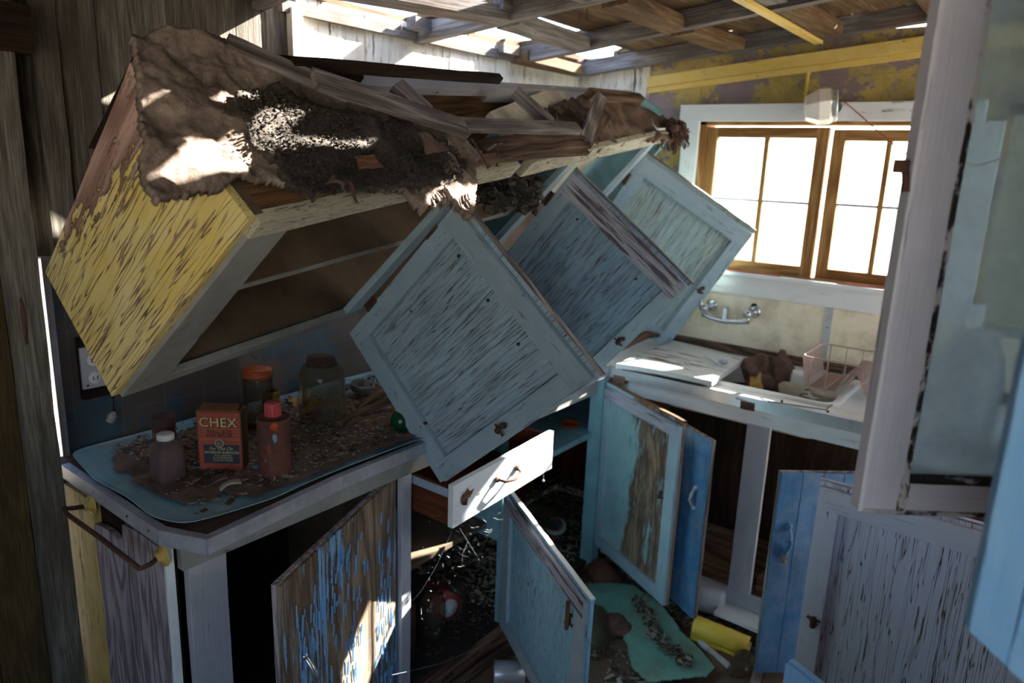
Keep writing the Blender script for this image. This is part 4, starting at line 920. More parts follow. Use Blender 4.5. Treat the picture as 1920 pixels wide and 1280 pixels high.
# rusty can with pink cap
b_, h = px_h(531, 893, 757); b_ = b_+V((0, .03, 0)); cn = thing('can', b_, 'rusted oval can with ribbed pink-red cap near the counter edge', 'can'); R_ = (Z(562, 890, Q)-Z(500, 890, Q)).length/2
hb = h*.80
m = MB(); m.lathe([(0, 0), (R_*.97, 0), (R_, .002), (R_*.985, .006), (R_*.985, hb-.005), (R_, hb-.001), (R_*.96, hb), (R_*.9, hb-.002), (R_*.5, hb+.003), (R_*.42, hb+.006)], b_, (0, 0, 1), 40, .0006); m.build('body', 'rustcan', cn)
m = MB(); m.lathe([(R_*.46, hb), (R_*.5, hb+.002), (R_*.47, h-.003), (R_*.42, h), (0, h)], b_, (0, 0, 1), 24)
for i in range(18):
    an = i*math.pi/9; pp = b_+V((math.cos(an)*R_*.48, math.sin(an)*R_*.48, hb+.003)); m.tube([pp, pp+V((0, 0, h-hb-.008))], .0012, 5)
m.build('cap', 'redcap', cn)
for (u, v, rx, rz_, mt) in ((520, 800, .012, .013, 'orange'), (519, 822, .006, .012, 'teal_clean'), (510, 868, .004, .004, 'orange'), (512, 845, .004, .012, 'boxred')):
    d = ray(u, v); t_ = (b_.y-R_-EYE.y)/d.y; o = EYE+d*t_; ax_ = V((o.x-b_.x, 0, 0)); yy = math.sqrt(max(1e-6, (R_*.99)**2-min(ax_.x**2, (R_*.95)**2)))
    m = MB(); m.blob(V((b_.x+max(-R_*.9, min(R_*.9, ax_.x)), b_.y-yy, o.z)), (rx, .0015, rz_), int(u), .6, 5); m.build('label_remnant', mt, cn)
# lidded small jar behind bottle
b_, h = px_h(312, 860, 776); jr = thing('jar', b_, 'small clear jar with rusted lid behind the brown bottle', 'jar'); R_ = (Z(334, 860, Q)-Z(291, 860, Q)).length/2
m = MB(); m.lathe([(R_*.9, .001), (R_, .004), (R_, h*.6), (R_*.92, h*.68), (R_*.88, h*.72)], b_, (0, 0, 1), 30); m.build('glass', 'jar_glass', jr)
m = MB(); m.lathe([(R_*.98, h*.66), (R_*1.02, h*.68), (R_*1.0, h*.96), (R_*.9, h), (0, h*.99)], b_, (0, 0, 1), 30, .001); m.build('lid', 'rustcap', jr)
# tall orange-lidded jar
def bigjar(name, u, vb, vt, uw0, uw1, lidmat, label, prof, glass='jar_glass', lidr=.9, lidh=.1, cat='jar', z0=Q, zpt=None):
    b_ = Z(u, vb, z0); h = Y(u, vt, b_.y).z-z0; R_ = (Z(uw1, vb, z0)-Z(uw0, vb, z0)).length/2*.97; t = thing(name, b_, label, cat)
    m = MB(); m.lathe([(R_*r, h*z) for r, z in prof], b_, (0, 0, 1), 40); m.build('glass', glass, t)
    if lidmat:
        m = MB(); m.lathe([(R_*lidr*.97, h*(1-lidh)), (R_*lidr, h*(1-lidh)), (R_*lidr, h*(1-lidh*.55)), (R_*lidr*.95, h*(1-lidh*.5)), (R_*lidr*.98, h*(1-lidh*.4)), (R_*lidr*.93, h), (0, h)], b_, (0, 0, 1), 40); m.build('lid', lidmat, t)
    return t
t = bigjar('jar', 487, 800, 690, 457, 513, 'orange', 'tall clear jar with orange lid behind the packet', [(.9, 0), (1, .02), (1, .83), (.94, .87), (.93, .95)], lidr=1.03, lidh=.13)
bigjar('jar', 511, 795, 730, 493, 529, None, 'small open yellowish jar just right of the orange-lidded jar', [(0, .005), (.9, 0), (1, .03), (1, .72), (.88, .78), (.88, .84), (.93, .85), (.93, .98), (.86, 1), (.84, .9)], 'crust')
bigjar('jar', 605, 785, 668, 561, 650, 'rustcap', 'big round-shouldered glass jar with dark red lid behind the broken shards', [(.9, 0), (1, .03), (1, .66), (.93, .78), (.78, .87), (.62, .90), (.60, .96)], lidr=.64, lidh=.12)
# glass ball, shards, strainer lid
p = Z(757, 812, Q)+V((.01, .02, .03)); m = MB(); m.blob(p, (.03, .03, .03), 1, .02, 1, 3); one(m, 'glass_ball', 'green', 'dark green glass ball half hidden by the big teal door', 'ball')
for i, (u, v, s, rx, lab) in enumerate(((560, 748, .055, .9, 'jagged yellow-brown shard leaning on the big jar, left of two'), (590, 765, .055, -.5, 'curved yellow-brown shard like a broken bowl, right of two'))):
    p = Z(u, v+12, Q)+V((0, 0, .02)); m = MB()
    m.grid(lambda a, b: (p+V(((a-.5)*s*1.2+.006*math.sin(b*9+i), (b-.5)*s*.4*rx, .028*(b-.3)+.016*math.cos((a-.5)*3)*(1 if i else -1)+.006*noise.noise(V((a*6, b*6, i))))), V((0, -.5, .8))), 14, 9, .005, True, None, lambda a, b: noise.noise(V((a*5, b*5, i*3+1))) > -.35)
    one(m, 'shard', 'crust', lab, 'shard')
p = Z(686, 747, Q)+V((0, .02, .018)); m = MB(); m.lathe([(.022, 0), (.03, .004), (.034, .026), (.037, .03), (.034, .03), (.03, .008), (0, .006)], p, (.0, -.15, 1), 36); st_ = one(m, 'strainer_cup', 'silver', 'small slotted tin strainer resting on the bark pile', 'strainer')
m = MB()
for i in range(16):
    an = i*math.pi/8; q_ = p+V((math.cos(an)*.0335, math.sin(an)*.0335, .013)); t_ = V((-math.sin(an), math.cos(an), 0))
    for dz in (0, .007): m.tube([q_+t_*-.0045+V((0, 0, dz)), q_+t_*.0045+V((0, 0, dz))], .0016, 5)
m.build('slots', 'black', st_)
m = MB(); p = Z(480, 880, Q); m.solid(lambda a, b, c: p+V(((a-.5)*.014, (b-.5)*.009, .004+.004*c)), (.01, .01, .004)); one(m, 'blue_scrap', 'chipblue', 'tiny bright blue scrap beside the rusty can', 'scrap')
# wall outlet with cord
OX = .80; oc = Y(176, 690, 1.905); ot = thing('power_outlet', (oc.x, 1.905, oc.z-.08), 'old double wall outlet with dark backing behind the yellow end panel', 'outlet')
bxx = lambda nm, mt, x0, x1, y0, y1, z0, z1, par, bev=0: MB().box(x0, x1, y0, y1, z0, z1).build(nm, mt, par, bev)
bxx('backing', 'darkwood', oc.x-.035, oc.x+.06, 1.895, 1.911, oc.z-.075, oc.z+.085, ot)
PX = Y(153, 690, 1.885).x; bxx('plate', 'grey_paint', PX, PX+.055, 1.885, 1.895, oc.z-.045, oc.z+.06, ot, .002)
for dz in (.028, -.018):
    m = MB(); m.lathe([(.014, 0), (.015, -.001), (.015, .006), (.013, .0075), (0, .0075)], (PX+.027, 1.885, oc.z+dz), (0, -1, 0), 24); sk_ = m.build('socket', 'whitecap', ot)
    for sx in (-.005, .005): bxx('slot', 'black', PX+.027+sx-.001, PX+.027+sx+.001, 1.8768, 1.8776, oc.z+dz-.005, oc.z+dz+.005, sk_)
m = MB(); m.blob((PX+.01, 1.884, oc.z-.036), (.003, .002, .003), 1, .1); m.build('screw', 'rust', ot)
p0 = V((oc.x+.045, 1.885, oc.z-.03)); p1 = Y(212, 740, 1.885); p2 = Y(214, 770, 1.885); m = MB(); m.tube([p0, p0.lerp(p1, .4)+V((.01, 0, 0)), p1, p2], .0042, 8); cord = one(m, 'electric_flex', 'black', 'black flex with plug hanging below the wall outlet', 'cord')
m = MB(); p3 = Y(205, 792, 1.885); m.tube([p2+V((0, 0, -.002)), p2.lerp(p3, .4), p3], [.005, .011, .009], 10); m.build('plug', 'stile_grey', cord)
# towel rail on the end boards
tr_ = thing('towel_rail', (.65, 1.62, .82), 'bent rusty towel rail on the end boards of the left counter', 'towel rail')
A_ = X(165, 948, .664); B_ = X(300, 1043, .664)
e0, e1 = X(120, 955, .615), X(262, 1066, .615)
m = MB(); m.tube([A_, A_.lerp(e0, .6), e0+V((0, 0, .002)), e0.lerp(e1, .08)-V((.004, 0, 0)), e0.lerp(e1, .5), e1, e1.lerp(B_, .5)-V((0, 0, .004)), B_], .0052, 10); m.build('rod', 'rust', tr_)
for p in (A_, B_):
    m = MB(); m.lathe([(.024, 0), (.023, .003), (.012, .007), (.009, .018), (.0, .018)], p+V((.008, 0, 0)), (-1, 0, 0), 20, .001); m.build('bracket', 'yellow_old', tr_)

# ================================================================== SINK SIDE
SX = 2.45
sk = thing('sink_cabinet', (2.73, .5, 0), 'dusty white sink base cabinet with dark open compartments under the window', 'cabinet')
bx('top_rail', 'white_paint', SX, SX+.022, -.7, 1.33, .80, .866, sk, 1)
bx('stile', 'grey_paint', SX, SX+.02, .71, .79, .15, .80, sk, 2)
bx('stile', 'grey_paint', SX, SX+.02, 1.24, 1.325, .12, .80, sk, 2)
bx('stile', 'grey_paint', SX, SX+.02, .14, .20, .12, .80, sk, 2)
bx('bottom_rail', 'grey_paint', SX, SX+.02, -.7, 1.33, .10, .155, sk, 1)
bx('toe_kick', 'brownboard', SX+.05, SX+.06, -.7, 1.33, 0, .10, sk, 1)
bx('floor_board', 'brownboard', SX+.02, 3.01, -.7, 1.33, .09, .105, sk, 1)
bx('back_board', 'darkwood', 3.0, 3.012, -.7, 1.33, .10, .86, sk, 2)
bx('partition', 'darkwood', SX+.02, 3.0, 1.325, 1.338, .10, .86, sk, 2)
bx('cleat', 'plywood', SX+.03, SX+.07, .60, .70, .17, .19, sk, 1); bx('cleat', 'plywood', SX+.03, SX+.07, .58, .70, .20, .22, sk, 1)
for (u, v, L) in ((1405, 757, .05), (1165, 708, .05)):
    p = X(u, v, SX-.012); m = MB(); m.box(p.x-.02, p.x+.012, p.y-L/2, p.y+L/2, p.z-.018, p.z+.012, 1, (1, 3, 1), .002); m.build('latch_block', 'brownboard', sk, .002)
p = X(1380, 746, SX-.03); m = MB(); m.tube([p, p+V((0, -.03, -.003)), p+V((.004, -.05, -.006))], .003, 6); m.build('latch_bar', 'alu', sk)
# blue plank doors
a, b = Z(1278, 798, .78), Z(1332, 828, .78); d = (b-a).normalized(); hgx = 2.44; t_ = (hgx-a.x)/(-d.x); hg = a-d*t_
P4 = [(hg.x, hg.y, .79), (hg.x, hg.y, .13), (b.x, b.y, .12), (b.x, b.y, .78)]
dr, q, n, W, Hh = flat_door(sk, P4, 'navy', .022, 'door', 5, .0008, gap=.0015, label='deep blue plank door beside the teal framed one'); pull(dr, on_door(P4, 1304, 932), V((0, 0, 1)), n, .075, 'alu', .02, .005)
a, b = Z(1467, 888, .80), Z(1613, 890, .80); d = (b-a).normalized(); L = .50; hg = a+d*L
P5 = [(hg.x, hg.y, .80), (hg.x, hg.y, .13), (a.x+.004, a.y, .13), (a.x, a.y, .80)]
dr, q, n, W, Hh = flat_door(sk, P5, 'navy', .024, 'door', 8, .0008, gap=.002, label='wide deep blue plank door hanging open'); pull(dr, on_door(P5, 1475, 1010), V((0, 0, 1)), n, .085, 'navy', .02, .006)
m = MB(); p = on_door(P5, 1468, 1045); 
for i in range(30): q_ = p+V((0, 0, -.0))+n*.002; m.tube([q_+V((rnd(-.01, .01), rnd(-.012, .012), rnd(-.02, .03))), q_+n*.006+V((rnd(-.01, .01), rnd(-.01, .01), rnd(-.03, .02)))], .0012, 4)
m.build('cobweb_tuft', 'chip', dr)
# sink worktop with a hole for the bowl
wt = thing('sink_worktop', (2.73, .6, .87), 'chalky white worktop with aluminium edging under the kitchen window', 'countertop')
SY0, SY1, SX0, SX1 = .545, 1.20, 2.525, 2.86
for (x0, x1, y0, y1) in ((2.425, SX0+.01, -.7, 1.33), (SX1-.01, 3.015, -.7, 1.33), (SX0+.01, SX1-.01, -.7, SY0+.01), (SX0+.01, SX1-.01, SY1-.01, 1.33), (2.446, 3.015, 1.331, 1.905)):
    m = MB(); m.box(x0, x1, y0, y1, .868, .899); m.build('surface', 'white_paint' if y1 < .6 else 'porcelain', wt)
bx('metal_edging', 'alu_bright', 2.420, 2.425, -.7, 1.328, .862, .902, wt, 1, 0, .0004); bx('metal_edging', 'alu_bright', 2.425, 2.443, -.7, 1.328, .8995, .902, wt, 1, 0, .0003)
for (u, v) in ((1233, 704), (1306, 719), (1466, 752), (1552, 771)):
    p = X(u, v, 2.419); m = MB(); m.blob(p, (.0025, .0045, .0045), 1, .1); m.build('screw', 'rust', wt)
# sink bowl
sb = thing('sink', (2.69, .87, .74), 'white enamel sink full of brown lumps beside the wire rack', 'sink')
def rrect(x0, x1, y0, y1, r, z, k=6):
    o = []
    for (cx, cy, a0) in ((x1-r, y1-r, 0), (x0+r, y1-r, 90), (x0+r, y0+r, 180), (x1-r, y0+r, 270)):
        for i in range(k+1): an = math.radians(a0+90*i/k); o.append(V((cx+r*math.cos(an), cy+r*math.sin(an), z)))
    return o
m = MB(); rings = [rrect(SX0-.022, SX1+.022, SY0-.022, SY1+.022, .05, .899), rrect(SX0-.022, SX1+.022, SY0-.022, SY1+.022, .05, .908), rrect(SX0-.014, SX1+.014, SY0-.014, SY1+.014, .05, .913), rrect(SX0, SX1, SY0, SY1, .045, .908),
          rrect(SX0+.006, SX1-.006, SY0+.006, SY1-.006, .045, .88), rrect(SX0+.012, SX1-.012, SY0+.012, SY1-.012, .05, .78), rrect(SX0+.04, SX1-.04, SY0+.04, SY1-.04, .05, .755)]
k = len(rings[0]); vs = [p for r in rings for p in r]; fs = [(i*k+j, i*k+(j+1) % k, (i+1)*k+(j+1) % k, (i+1)*k+j) for i in range(len(rings)-1) for j in range(k)]+[tuple(range((len(rings)-1)*k, len(rings)*k))]
m.add(vs, fs, vs, None, True); m.build('bowl', 'porcelain', sb)
def lump(name, u, v, z, rad, seed, mat, label, cat='debris', amp=.5, up_=0, sub=3, grp=None):
    p = Z(u, v, z)+V((0, 0, up_)); m = MB(); m.blob(p, rad, seed, amp, 2.4, sub, False); return one(m, name, mat, label, cat, grp)
lump('plaster_lump', 1425, 712, .86, (.06, .055, .075), 3, 'bark', 'rough brown lump with mustard streaks at the left of the sink bowl', up_=.02)
m = MB(); p = Z(1425, 718, .90)+V((-.052, 0, .0)); m.blob(p, (.012, .02, .045), 4, .6, 3, 2); one(m, 'mustard_flake', 'crust', 'mustard coloured flake stuck on the left brown lump in the sink', 'debris')
lump('plaster_lump', 1462, 712, .86, (.05, .05, .085), 8, 'bark', 'larger square brown lump right of the streaked one in the sink', amp=.35, up_=.022)
lump('rubble_fill', 1445, 745, .78, (.13, .26, .05), 12, 'dirt', 'brown rubble filling the bottom of the sink bowl', amp=.3)
# plaster shell with a hole
m = MB(); p = Z(1512, 742, .885)+V((.03, 0, -.03))
m.grid(lambda a, b: (p+V((-.075*math.sin(a*math.pi)*math.cos((b-.5)*2.2), (b-.5)*-.20*(.55+.45*math.sin(a*math.pi)), -.06+.115*math.sin(a*math.pi*.62+.1)+.006*noise.noise(V((a*7, b*7, 0))))), V((.3, 0, -1))), 22, 26, .008, True, None, lambda a, b: not ((a-.47)**2/.010+(b-.62)**2/.026 < 1) and noise.noise(V((a*5, b*6, 4))) > -.42)
one(m, 'plaster_shell', 'chip', 'pale curved plaster shell with a dark hole lying in the sink', 'debris')
# board over the left of the sink
A_, B_, C_, D_ = Z(1156, 681, .935), Z(1336, 713, .935), Z(1395, 672, .930), Z(1262, 638, .925)
m = MB(); m.solid(lambda u, v, w_: (A_*(1-u)+B_*u)*(1-v)+(D_*(1-u)+C_*u)*v+V((0, 0, -.018*(1-w_)+.004*math.sin(u*4))), (.35, .5, .018), (12, 10, 1), .0012)
M['sunlit_faded'] = peel('sunlit_faded_board', '#c3c6c4', ('#7d6657', '#a8917f'), .66, .3, .25, chip=(5, 20))  # faded paint made whiter, putting the sun patch into the board's colour
cbd = one(m, 'loose_door', 'sunlit_faded', 'weathered brown cupboard door lying over the left end of the sink', 'board')
m = MB(); p = Z(1355, 681, .94); m.blob(p+V((0, 0, .004)), (.012, .016, .010), 5, .6, 4); m.build('knob', 'teal_frame', cbd)
m = MB(); a, b = Z(1322, 668, .94), Z(1345, 682, .94); m.plank(a, b, V((0, .008, 0)), V((0, 0, .002)), 3, .001); m.build('paint_streak', 'teal_frame', cbd)
m = MB(); m.plank(Z(1170, 690, .912), Z(1322, 716, .912), V((.02, 0, 0)), V((0, 0, .01)), 8, .003); one(m, 'wood_strip', 'brownboard', 'thin rotten strip under the front edge of the loose door on the sink', 'stick')
m = MB(); A_, B_ = Z(1150, 660, .94), Z(1235, 628, .95); m.tube([A_, A_.lerp(B_, .4)+V((0, 0, .02)), A_.lerp(B_, .7)+V((0, 0, .022)), B_], [.012, .02, .018, .008], 8); one(m, 'curled_strip', 'brownboard', 'curled brown strip on the worktop behind the smallest teal door', 'stick')
m = MB(); A_, B_, C_ = Z(1440, 752, .906), Z(1548, 768, .905), Z(1566, 756, .906); m.tube([A_, A_.lerp(B_, .5), B_, C_+V((0, 0, .004))], .0018, 6); one(m, 'bent_wire', 'black', 'dark bent wire lying along the front rim of the sink', 'wire')
# splash, pipe strips, ledge
m = MB(); m.box(3.005, 3.018, -.7, 1.45, .93, 1.15); m.r = [V((v.y, v.z, 0)) for v in m.v]; sp = one(m, 'splashback', 'cream', 'cream panel behind the sink with rusty lower edge', 'splashback', at=V((3.01, .4, .93)))
m = MB(); m.box(2.985, 3.005, -.7, 1.42, .905, .935, 1, (1, 24, 1), .003, 14); one(m, 'bottom_batten', 'brownboard', 'decayed brown batten along the foot of the cream splashback', 'board', at=V((2.99, .4, .905)))
s0 = X(1556, 582, 3.004); s1 = X(1541, 660, 3.004); bxx('joint_strip', 'alu_bright', 3.001, 3.006, s0.y-.014, s0.y+.014, .935, 1.15, sp)
m = MB(); m.blob((3.0, s0.y, 1.07), (.002, .003, .003)); m.build('screw', 'rust', sp)
bxx('top_strip', 'alu_bright', 2.998, 3.006, -.7, .2, 1.135, 1.155, sp)
# red cords lying on the sill
for (A_, B_, lab) in (((1366, 513), (1462, 526), 'red-brown cord lying on the window ledge, left one'), ((1570, 524), (1690, 545), 'red-brown cord lying on the window ledge, right one')):
    a, b = X(*A_, WX-.03), X(*B_, WX-.03); a.z = b.z = 1.250; m = MB(); m.tube([a, a.lerp(b, .3)+V((-.006, 0, 0)), a.lerp(b, .7)+V((.006, 0, 0)), b], .0035, 6); one(m, 'cord', 'redtin', lab, 'cord')
# taps
fa, fb = X(1332, 575, 2.985), X(1413, 583, 2.985); fc = thing('faucet', fa.lerp(fb, .5), 'old wall-mounted chrome mixer tap above the sink', 'faucet')
zc = (fa.z+fb.z)/2; yA, yB = fa.y, fb.y; XO = 2.925
for y_ in (yA, yB):
    m = MB(); m.lathe([(.026, 0), (.027, .004), (.022, .012), (.013, .016)], (3.004, y_, zc), (-1, 0, 0), 24); m.lathe([(.013, 0), (.013, .05), (.017, .06), (.018, .085), (.012, .095), (0, .097)], (2.995, y_, zc), (-1, 0, 0), 20); m.build('valve', 'chrome', fc)
m = MB(); ym = (yA+yB)/2
m.tube([V((XO, yA, zc)), V((XO-.006, yA-.004, zc-.028)), V((XO-.006, yA-.03, zc-.036)), V((XO-.006, ym, zc-.040)), V((XO-.006, yB+.03, zc-.036)), V((XO-.006, yB+.004, zc-.028)), V((XO, yB, zc))], [.015, .017, .010, .014, .010, .017, .015], 12)
m.build('bridge', 'chrome', fc)
m = MB(); m.box(XO-.018, XO-.002, ym-.011, ym+.011, zc-.046, zc+.018); m.build('spout_stub', 'chrome', fc, .004)
m = MB(); m.tube([V((XO-.02, yA+.004, zc-.005)), V((XO-.022, yA+.01, zc+.03)), V((XO-.012, yA+.014, zc+.05))], [.011, .008, .003], 10); m.build('handle', 'chrome', fc)
m = MB(); m.blob((2.998, yB+.003, zc+.022), (.006, .014, .012), 3, .4); m.build('hole', 'black', fc)
# wire rack
rk = thing('dish_rack', (2.74, .43, .905), 'pinkish wire dish rack standing at the right end of the sink', 'dish rack')
c0, c1 = Z(1508, 668, 1.03), Z(1540, 643, 1.03); rx0, rx1 = c0.x, c1.x; ry1 = (c0.y+c1.y)/2; ry0 = ry1-.46; zt, zb = 1.03, .925
m = MB(); rim = rrect(rx0, rx1, ry0, ry1, .03, zt, 4); m.tube(rim+[rim[0]], .0032, 8, False); m.build('rim', 'wire', rk)
def hump(y, x):  # ridge running across the basket
    c = ry1-.17; t = abs(y-c); return .07*max(0, 1-max(0, t-.018)/.03) if t < .05 else 0
m = MB(); ny_ = 34
for i in range(ny_+1):   # long wires following the hump profile
    pass
nw = 22
for i in range(nw):
    x_ = rx0+.012+(rx1-rx0-.024)*i/(nw-1); pts = [V((x_, ry1, zt)), V((x_, ry1-.008, zt-.05)), V((x_, ry1-.016, zb+.01)), V((x_, ry1-.03, zb))]
    for yy in [ry1-.03-(.40)*j/26 for j in range(1, 27)]: pts.append(V((x_, yy, zb+hump(yy, x_))))
    pts += [V((x_, ry0+.008, zt-.05)), V((x_, ry0, zt))]; m.tube(pts, .0016, 5, False)
m.build('wires', 'wire', rk)
m = MB()
for j in range(8):
    y_ = ry0+.03+(ry1-ry0-.06)*j/7
    h_ = hump(y_, 0); m.tube([V((rx0, y_, zt)), V((rx0+.006, y_, zb+h_+.01)), V((rx0+.02, y_, zb+h_)), V((rx1-.02, y_, zb+h_)), V((rx1-.006, y_, zb+h_+.01)), V((rx1, y_, zt))], .0018, 6, False)
m.build('cross_wires', 'wire', rk)
m = MB()
for (x_, y_) in ((rx0+.02, ry1-.02), (rx1-.02, ry1-.02), (rx0+.02, ry0+.02), (rx1-.02, ry0+.02)): m.tube([V((x_, y_, zb+.004)), V((x_, y_, .901))], .003, 6)
m.build('feet', 'wire', rk)
m = MB(); c_ = V(((rx0+rx1)/2+.03, ry1-.17, .955)); m.grid(lambda a, b: (c_+V(((a-.5)*.16, (b-.5)*.055, .030*math.cos((b-.5)*2.6)-.02)), V((0, 0, 1))), 10, 8, .003, True); one(m, 'bark_piece', 'bark', 'brown curved bark piece caught in the ridge of the wire rack', 'bark')
# lamp on the head board
lc = X(1546, 203, 2.99); lp = thing('lamp', V((3.0, lc.y, lc.z)), 'milky faceted glass lamp shade fixed above the window', 'lamp')
cc = V((2.945, lc.y, lc.z+.003)); m = MB(); m.lathe([(0, 0), (.054, 0), (.058, .006), (.054, .014), (0, .014)], cc+V((.004, -.055, .004)), (-.30, .95, -.10), 32); m.lathe([(.02, 0), (.02, .04)], V((3.0, lc.y-.05, lc.z)), (-1, 0, 0), 16); m.build('rim', 'alu_bright', lp)
m = MB(); cc = V((2.955, lc.y, lc.z+.003)); Rr = [(.060, .0), (.064, .02), (.060, .055), (.030, .085), (0, .088)]
m.lathe([(.0, .0), (.058, .0), (.066, .016), (.066, .052), (.046, .098), (.0, .104)], cc+V((.0, -.042, .002)), (-.30, .95, -.10), 6, .001); m.sm = [False]*len(m.sm); m.build('shade', 'lamp', lp, .003)
m = MB(); w0 = X(1578, 186, 2.99); w1 = X(1612, 215, 2.98); w2 = X(1665, 262, 2.975); w3 = X(1720, 298, 2.96)
def sag(a, b, c, n=16): return [a.lerp(b, i/n).lerp(b.lerp(c, i/n), i/n) for i in range(n+1)]
m.tube([w0]+sag(w0, w1, w2, 8)[1:]+[w2.lerp(w3, .5)-V((0, 0, .008)), w3, V((2.7, .26, w3.z-.02)), V((2.2, .10, w3.z+.02))], .0022, 6, False); one(m, 'lamp_wire', 'redtin', 'twisted brown wire sagging from the lamp across the window', 'wire', at=w0)
# jars seen through the dusty pane
bigjar('jar', 1795, 812, 672, 1742, 1848, None, 'big open glass jar standing on the worktop, seen through the dusty pane', [(.0, .01), (.9, 0), (1, .03), (1, .66), (.93, .80), (.72, .87), (.70, .90), (.74, .92), (.70, .94), (.72, .97), (.68, 1)], 'pale_jar_glass', z0=.905)
bigjar('jar', 1712, 800, 690, 1692, 1738, 'teal_frame', 'narrow pale jar left of the big one, seen through the dusty pane', [(.9, 0), (1, .03), (1, .80), (.85, .88), (.85, .95)], 'pale_jar_glass', lidr=.95, lidh=.08, z0=.905)
bigjar('jar', 1925, 842, 722, 1885, 1965, None, 'clear jar cut off by the blue door at the right edge', [(.0, .01), (.9, 0), (1, .03), (1, .7), (.8, .85), (.7, .9), (.7, 1)], 'pale_jar_glass', z0=.905)

# ================================================================== TALL CUPBOARD ON THE RIGHT, ITS DOORS SWUNG INTO THE PICTURE
HY = -.11
ht = thing('tall_cupboard', (1.6, -.45, 0), 'tall cupboard on the right whose glazed, white and blue doors stand open', 'cabinet')
bx('top_box', 'white_paint', 1.16, 2.3, -.8, HY-.06, 1.15, 2.1, ht, 2); bx('lower_box', 'white_paint', 1.25, 2.3, -.8, HY-.06, .08, .86, ht, 2); bx('side_post', 'skyblue', 1.10, 1.25, -.8, HY-.08, 0, 2.1, ht, 2)
bx('worktop', 'grey_paint', 1.25, 2.3, -.8, HY-.05, .86, .90, ht)
# white panelled door
a = Z(1537, 912, .80); b = Z(1842, 1000, .80)
wl_ = a; wr = a+(b-a).normalized()*.56
P6 = [(wr.x, wr.y, .80), (wr.x, wr.y, .06), (a.x, a.y, .06), (a.x, a.y, .80)]
dr, q, n, W, Hh = framed_door(ht, P6, 'white_crack', 'white_strip', 'white_strip', sw=.105, rw=.09, back=.010, fr=.018, edge='lav_frame')
dr['label'] = 'white panelled door with deeply cracked paint'
catch_at(dr, on_door(P6, 1526, 1160), n, (V(P6[2])-V(P6[1])).normalized(), 'rust', 1.1)
# glazed door: unit plane through the pixel outline at one metre
G = [DEP(1773, 0, 1.0), DEP(1612, 958, 1.0), DEP(1858, 972, 1.0)]
gx = (G[2]-G[1]).normalized(); gx.z = 0; gx.normalize(); gl0 = V((G[1].x, G[1].y, 0)); gz0 = G[1].z
gtop = 2.0; gw = .36; gn = V((gx.y, -gx.x, 0)); gn = gn if gn.dot(-gl0) > 0 else -gn
def GP(s, z, t=0): return gl0+gx*s+V((0, 0, z))+gn*t
def gbar(name, s0, s1, z0, z1, t0, t1, mat, par, grain, jit=.001, n=None):
    m = MB(); d = (s1-s0, z1-z0, t1-t0); m.solid(lambda a, b, c: GP(s0+(s1-s0)*a, z0+(z1-z0)*b, t0+(t1-t0)*c), d, n or (max(1, int(d[0]/.03)), max(1, int(d[1]/.03)), 1), jit, 24, 1 if grain else 0); return m.build(name, mat, par, .0015)
s_in = .058
gd = gbar('glazed_door', 0, s_in, gz0, gtop, -.022, 0, 'white_black', ht, 1, .0012); gd['label'] = 'glazed door with flaking white frame and dusty pane'
gbar('edge_face', -.003, .004, gz0, gtop, -.024, .0015, 'white_strip', gd, 1, .0006)
gbar('rail', s_in, gw, gz0-.002, gz0+.052, -.021, -.001, 'white_black', gd, 0, .001); gbar('stile', gw-.055, gw, gz0, gtop, -.022, 0, 'white_black', gd, 1); gbar('rail', s_in, gw-.055, gtop-.055, gtop, -.021, -.001, 'white_black', gd, 0)
gbar('glass', s_in-.004, gw-.05, gz0+.045, gtop-.05, -.013, -.011, 'hazy_glass', gd, 1, 0, (1, 1, 1))
gbar('flaked_edge', s_in-.007, s_in+.001, gz0+.045, gtop-.05, -.021, .0012, 'black_edge', gd, 1, .0008); gbar('flaked_edge', s_in, gw-.055, gz0+.043, gz0+.053, -.02, .0012, 'black_edge', gd, 0, .0008)
gbar('flaked_edge', .004, gw, gz0-.003, gz0+.004, -.02, .0012, 'black_edge', gd, 0, .0008); gbar('flaked_edge', .048, .062, gz0, gz0+.05, -.02, .0010, 'black_edge', gd, 1, .0006)
p = GP(-.012, gz0+ (DEP(1715, 315, 1.0).z-gz0)); m = MB(); m.box(p.x-.012, p.x+.004, p.y-.004, p.y+.012, p.z-.008, p.z+.008); m.tube([p+V((.004, 0, -.006)), p+V((.004, -.004, -.03))], .005, 6); m.build('catch', 'rust', gd)
# sky blue door nearest the camera
Bt = [DEP(1893, 690, .72), DEP(1815, 1182, .72), DEP(1862, 1216, .72)]
bxv = (DEP(1990, 1000, .70)-DEP(1850, 985, .72)); bxv.z = 0; bxv.normalize(); b0 = V((Bt[1].x, Bt[1].y, 0)); bn = V((bxv.y, -bxv.x, 0)); bn = bn if bn.dot(-b0) > 0 else -bn
zb_ = Bt[1].z
def BP(s, z, t=0): return b0+bxv*s+V((0, 0, z))+bn*t
def bbar(name, pts, t0, t1, mat, par):
    m = MB(); A, B, C2, D2_ = pts; m.solid(lambda a, b, c: BP(*[((A[i]*(1-a)+B[i]*a)*(1-b)+(D2_[i]*(1-a)+C2[i]*a)*b) for i in (0, 1)], t0+(t1-t0)*c), (.06, .5, .02), (3, 16, 1), .0012, 20, 1); return m.build(name, mat, par, .002)
bd = bbar('blue_door', [(0, zb_), (.038, zb_-.030), (.040, 1.9), (0, 1.9)], -.02, 0, 'skyblue', ht); bd['label'] = 'sky blue framed door nearest the camera'
bbar('rail', [(.038, zb_-.030), (.16, zb_-.13), (.16, zb_-.045), (.040, zb_+.06)], -.019, .001, 'skyblue', bd)
